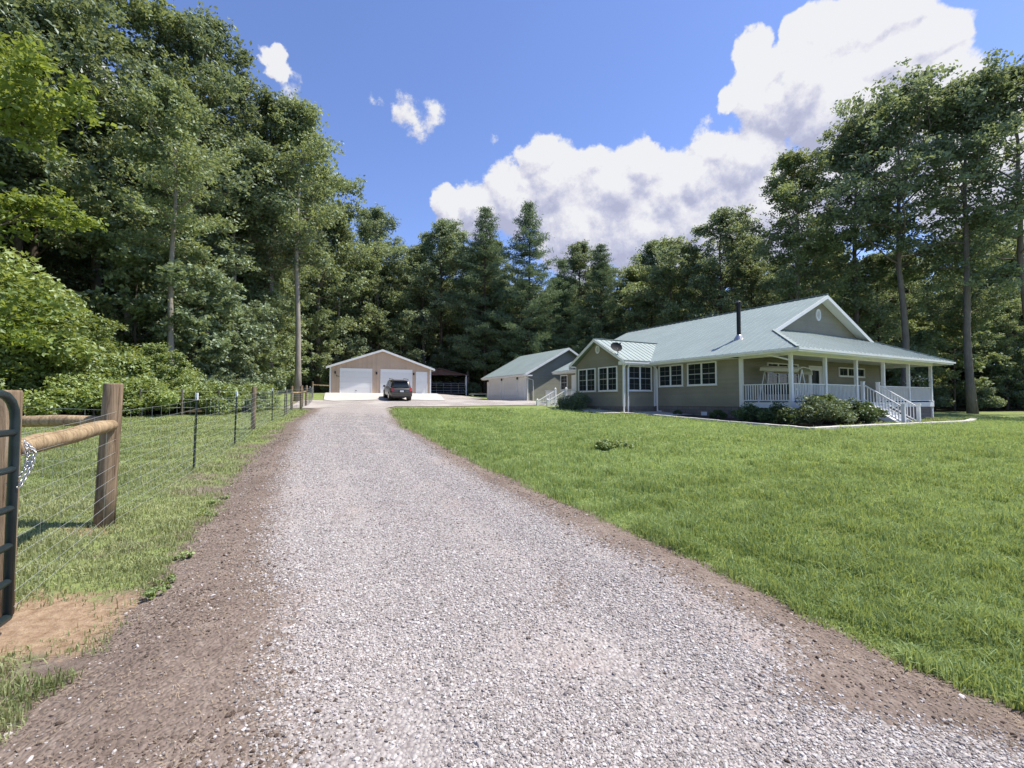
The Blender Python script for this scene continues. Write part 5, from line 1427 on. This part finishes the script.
# --- planting by the house
SH = [bush('shrub_a', 41, 1.0, 1.05, 5200, .060, M['leaf_shrub'], 26), bush('shrub_b', 42, 1.15, 1.35, 5600, .060, M['leaf_shrub_pale'], 30), bush('shrub_c', 43, .7, .8, 3600, .055, M['leaf_shrub'], 20), bush('evergreen', 44, 1.3, 1.2, 9000, .05, M['leaf_b'], 34)]
for (t, s, k, sc, lb) in [(-1.0, 1.6, 0, .78, 'dark green shrub in the bed below the left porch railing'),
                          (-1.2, .0, 0, .85, 'dark leafy shrub left of the pale shrub at the porch corner'),
                          (-.2, -1.15, 1, .92, 'pale variegated shrub before the porch corner post'),
                          (1.5, -1.05, 1, .80, 'second pale shrub, right of the one at the corner post'),
                          (3.0, -1.0, 0, 1.0, 'dark green shrub between the pale shrubs and the front steps'),
                          (4.6, -.95, 2, 1.2, 'small dark shrub beside the front steps'),
                          (1.6, -.5, 2, 1.6, 'upright dark shrub reaching above the porch railing'),
                          (-1.3, 3.0, 2, .6, 'little plant at the foundation near the porch post'),
                          (-.7, 6.1, 2, .35, 'tiny plant against the block foundation under the windows')]:
    plant('garden_shrub', SH[k], *h2w(t, s), sc, None, lb, 'shrub', None, parts=('stems', 'leaves'))
plant('evergreen_bush', SH[3], *h2w(-3.7, 11.9), .95, None, 'round dark bush left of the sunroom windows', 'bush', None, parts=('stems', 'leaves'))
# white flowers among the shrubs
def blossoms(name, t, s, z, n, label, r=.35):
    rs = np.random.default_rng(int(t * 100) % 997 + 5); x, y = h2w(t, s); mb = MB(); o = empty(name, (x, y, gz(x, y)), 0, label, 'flowers')
    V = []
    C = np.c_[rs.normal(0, r, n), rs.normal(0, r, n), z + rs.normal(0, .12, n)]
    V = leaf_quads(C, np.full(n, .05), rs, 1.2, .8)
    link('petals', np_mesh('petals', V, np.arange(n * 4).reshape(-1, 4), [M['petal']]), None, o)
    for i in range(0, n, 4): mb.tube([(C[i][0] * .6, C[i][1] * .6, 0), tuple(C[i])], .006, 3, cap=False)
    mb.build('stems', M['leaf_weed'], o)
blossoms('white_flowers', 3.6, -1.3, .75, 26, 'white blossoms on the dark shrub near the front steps')
blossoms('white_flowers', 4.7, -1.2, .55, 20, 'white blossoms low beside the stair stringer', .25)
# potted plant on the far end of the porch rail
pxx, pyy = h2w(13.1, .10)
pt = empty('potted_plant', (pxx, pyy, HZ + FL + .93), 0, 'white flowering plant in a pot on the far porch railing', 'plant')
q = MB(); q.tube([(0, 0, 0), (0, 0, .18)], [.09, .13], 12); q.build('pot', M['black_metal'], pt)
rs = np.random.default_rng(3); C = rs.normal(size=(420, 3)) * np.array([.22, .22, .14]) + np.array([0, 0, .34])
link('leaves', leaf_mesh('leaves', C, np.full(420, .05), rs.uniform(0, 1, 420), M['leaf_shrub'], rs), None, pt)
C = rs.normal(size=(90, 3)) * np.array([.22, .22, .10]) + np.array([0, 0, .44])
link('blossom', np_mesh('blossom', leaf_quads(C, np.full(90, .055), rs, 1, .8), np.arange(360).reshape(-1, 4), [M['petal']]), None, pt)
# weed clump on the lawn
wx, wy = on_ground(612, 449)
WD = bush('weed', 51, .58, .26, 2000, .035, M['leaf_brush'], 26, 0)
plant('weed_clump', WD, wx, wy, 1, None, 'dark leafy weed clump alone in the middle of the lawn', 'weed', None, parts=('stems', 'leaves'))
# broad-leaved weeds on the verge and dirt
wk = bush('verge_weed', 52, .15, .06, 130, .016, M['leaf_brush'], 8, 0)
for i, (qx, qy) in enumerate([(205, 516), (212, 506), (170, 585), (150, 600), (225, 500), (185, 560)]):
    x, y = on_ground(qx, qy); plant('verge_weed', wk, x, y, random.uniform(.8, 1.3), None, 'small green weed on the grassy verge beside the dirt', 'weed', 'weeds on the left verge', parts=('stems', 'leaves'))

# ------------------------------------------------------------------ sky, clouds, sun
SUN_EL = math.radians(61); SUN_H = Vector((1.0, .18, 0)).normalized()
world = bpy.data.worlds.new('World'); scene.world = world; world.use_nodes = True
nt = NT(world.node_tree); nt.n.clear()
out = nt.node('ShaderNodeOutputWorld')
sky = nt.node('ShaderNodeTexSky', sky_type='NISHITA'); sky.sun_disc = False
sky.sun_elevation = SUN_EL; sky.sun_rotation = math.atan2(SUN_H.x, SUN_H.y)
sky.altitude = 200; sky.air_density = 1.0; sky.dust_density = .25; sky.ozone_density = 1.6
co = nt.node('ShaderNodeTexCoord').outputs['Generated']
BL = [(450,214,22),(478,212,32),(512,200,40),(540,160,26),(556,185,48),(592,162,30),(612,190,52),(645,165,34),(668,190,48),(700,180,38),(716,152,26),(745,160,52),(728,104,17),(752,50,22),(770,100,48),(765,72,30),(800,34,30),
      (800,80,55),(830,35,38),(850,100,70),(872,18,34),(900,12,36),(890,60,60),(925,45,40),(936,70,28),(925,115,62),(975,125,45),(850,170,80),(780,210,70),(700,225,60),(640,230,60),(580,230,60),(1040,120,60),(980,180,80),(1060,200,90),
      (275,56,15.5),(284,73,15.5),(293,88,14),(416,131,13),(427,108,13),(405,114,12),(408,108,9),(436,104,8),(396,113,9),(378,110,8),(498,138,5),(712,130,9),
      (60,110,90),(140,150,70),(190,210,80),(100,240,90),(30,30,50),(250,260,70),(-60,120,120)]
def blob_dir(x, y): return Vector(ray(x, y)).normalized()
grp = bpy.data.node_groups.new('cloud_field', 'ShaderNodeTree')
grp.interface.new_socket('Vector', in_out='INPUT', socket_type='NodeSocketVector')
grp.interface.new_socket('Value', in_out='OUTPUT', socket_type='NodeSocketFloat')
g = NT(grp); gi = g.node('NodeGroupInput'); go_ = g.node('NodeGroupOutput')
vec = gi.outputs[0]
wn = g.noise(vec, 9, 5, .6); warp = g.vmath('SCALE', g.vmath('SUBTRACT', wn.outputs['Color'], (.5, .5, .5)), scale=.075)
wv = g.vmath('ADD', vec, warp)
acc = None
for (bx_, by_, r) in BL:
    d = blob_dir(bx_, by_); e = blob_dir(bx_ + r, by_); f2 = blob_dir(bx_, by_ + r); rad = ((d - e).length + (d - f2).length) / 2 * (1.0 if r > 15 else 1.5)
    v = g.math('SUBTRACT', 1.0, g.math('DIVIDE', g.vmath('DISTANCE', wv, tuple(d)), rad))
    v = g.math('MULTIPLY', v, 1.0 if r > 15 else .18)
    if acc is None: acc = v
    else: acc = g.math('SMOOTH_MAX', acc, v, .12)
bil = g.noise(vec, 13, 10, .68); 
vo = g.n.new('ShaderNodeTexVoronoi'); vo.feature = 'SMOOTH_F1'; vo.inputs['Scale'].default_value = 24; vo.inputs['Smoothness'].default_value = .5; g.l.new(wv, vo.inputs['Vector'])
puff = g.math('SUBTRACT', .42, vo.outputs['Distance'])
val = g.math('ADD', acc, g.math('ADD', g.math('MULTIPLY', g.math('SUBTRACT', bil.outputs[0], .5), .95), g.math('MULTIPLY', puff, .22)))
g.l.new(val, go_.inputs[0])
def field(v):
    n = nt.node('ShaderNodeGroup'); n.node_tree = grp; nt.put(n.inputs[0], v); return n.outputs[0]
F0 = field(co)
ldir = (SUN_H * math.cos(SUN_EL) + Vector((-.25, 0, math.sin(SUN_EL)))).normalized()
F1 = field(nt.vmath('ADD', co, tuple(ldir * .06)))
F2 = field(nt.vmath('ADD', co, tuple(ldir * .014)))
mask = nt.step(F0, .02, .20)
shade = nt.math('ADD', nt.math('MULTIPLY', nt.math('SUBTRACT', F0, F1), .85), nt.math('MULTIPLY', nt.math('SUBTRACT', F0, F2), 2.0))
lit = nt.math('ADD', .60, nt.math('ADD', shade, nt.math('MULTIPLY', F0, -.20)), clamp=True)
ccol = nt.ramp(lit, [(0, (.60, .62, .82)), (.35, (.75, .77, .95)), (.65, (.96, .96, 1.06)), (1, (1.16, 1.16, 1.18))])
skyc = nt.vmath('MULTIPLY', sky.outputs[0], (.93, .95, 1.22))
bg1 = nt.node('ShaderNodeBackground'); nt.put(bg1.inputs[0], skyc); bg1.inputs[1].default_value = .115
bg2 = nt.node('ShaderNodeBackground'); nt.put(bg2.inputs[0], ccol); bg2.inputs[1].default_value = .50
mx = nt.node('ShaderNodeMixShader'); nt.put(mx.inputs[0], nt.math('MULTIPLY', mask, .96)); nt.l.new(bg1.outputs[0], mx.inputs[1]); nt.l.new(bg2.outputs[0], mx.inputs[2])
nt.l.new(mx.outputs[0], out.inputs[0])
sd = bpy.data.lights.new('sun', 'SUN'); sd.energy = 4.7; sd.angle = math.radians(.5); sd.color = (1, .95, .86)
so_ = bpy.data.objects.new('sun', sd); COL.objects.link(so_); so_.location = (20, 0, 60)
dvec = -(SUN_H * math.cos(SUN_EL) + Vector((0, 0, math.sin(SUN_EL))))
so_.rotation_euler = dvec.to_track_quat('-Z', 'Y').to_euler()
vs_ = scene.view_settings; vs_.view_transform = 'Standard'; vs_.look = 'None'; vs_.exposure = EXPOSURE; vs_.gamma = 1; vs_.use_curve_mapping = False
scene.render.engine = 'CYCLES'
cy = scene.cycles; cy.use_denoising = True; cy.max_bounces = 6; cy.diffuse_bounces = 4; cy.transmission_bounces = 3; cy.transparent_max_bounces = 4; cy.caustics_reflective = False; cy.caustics_refractive = False
world.cycles.sampling_method = 'MANUAL'; world.cycles.sample_map_resolution = 512
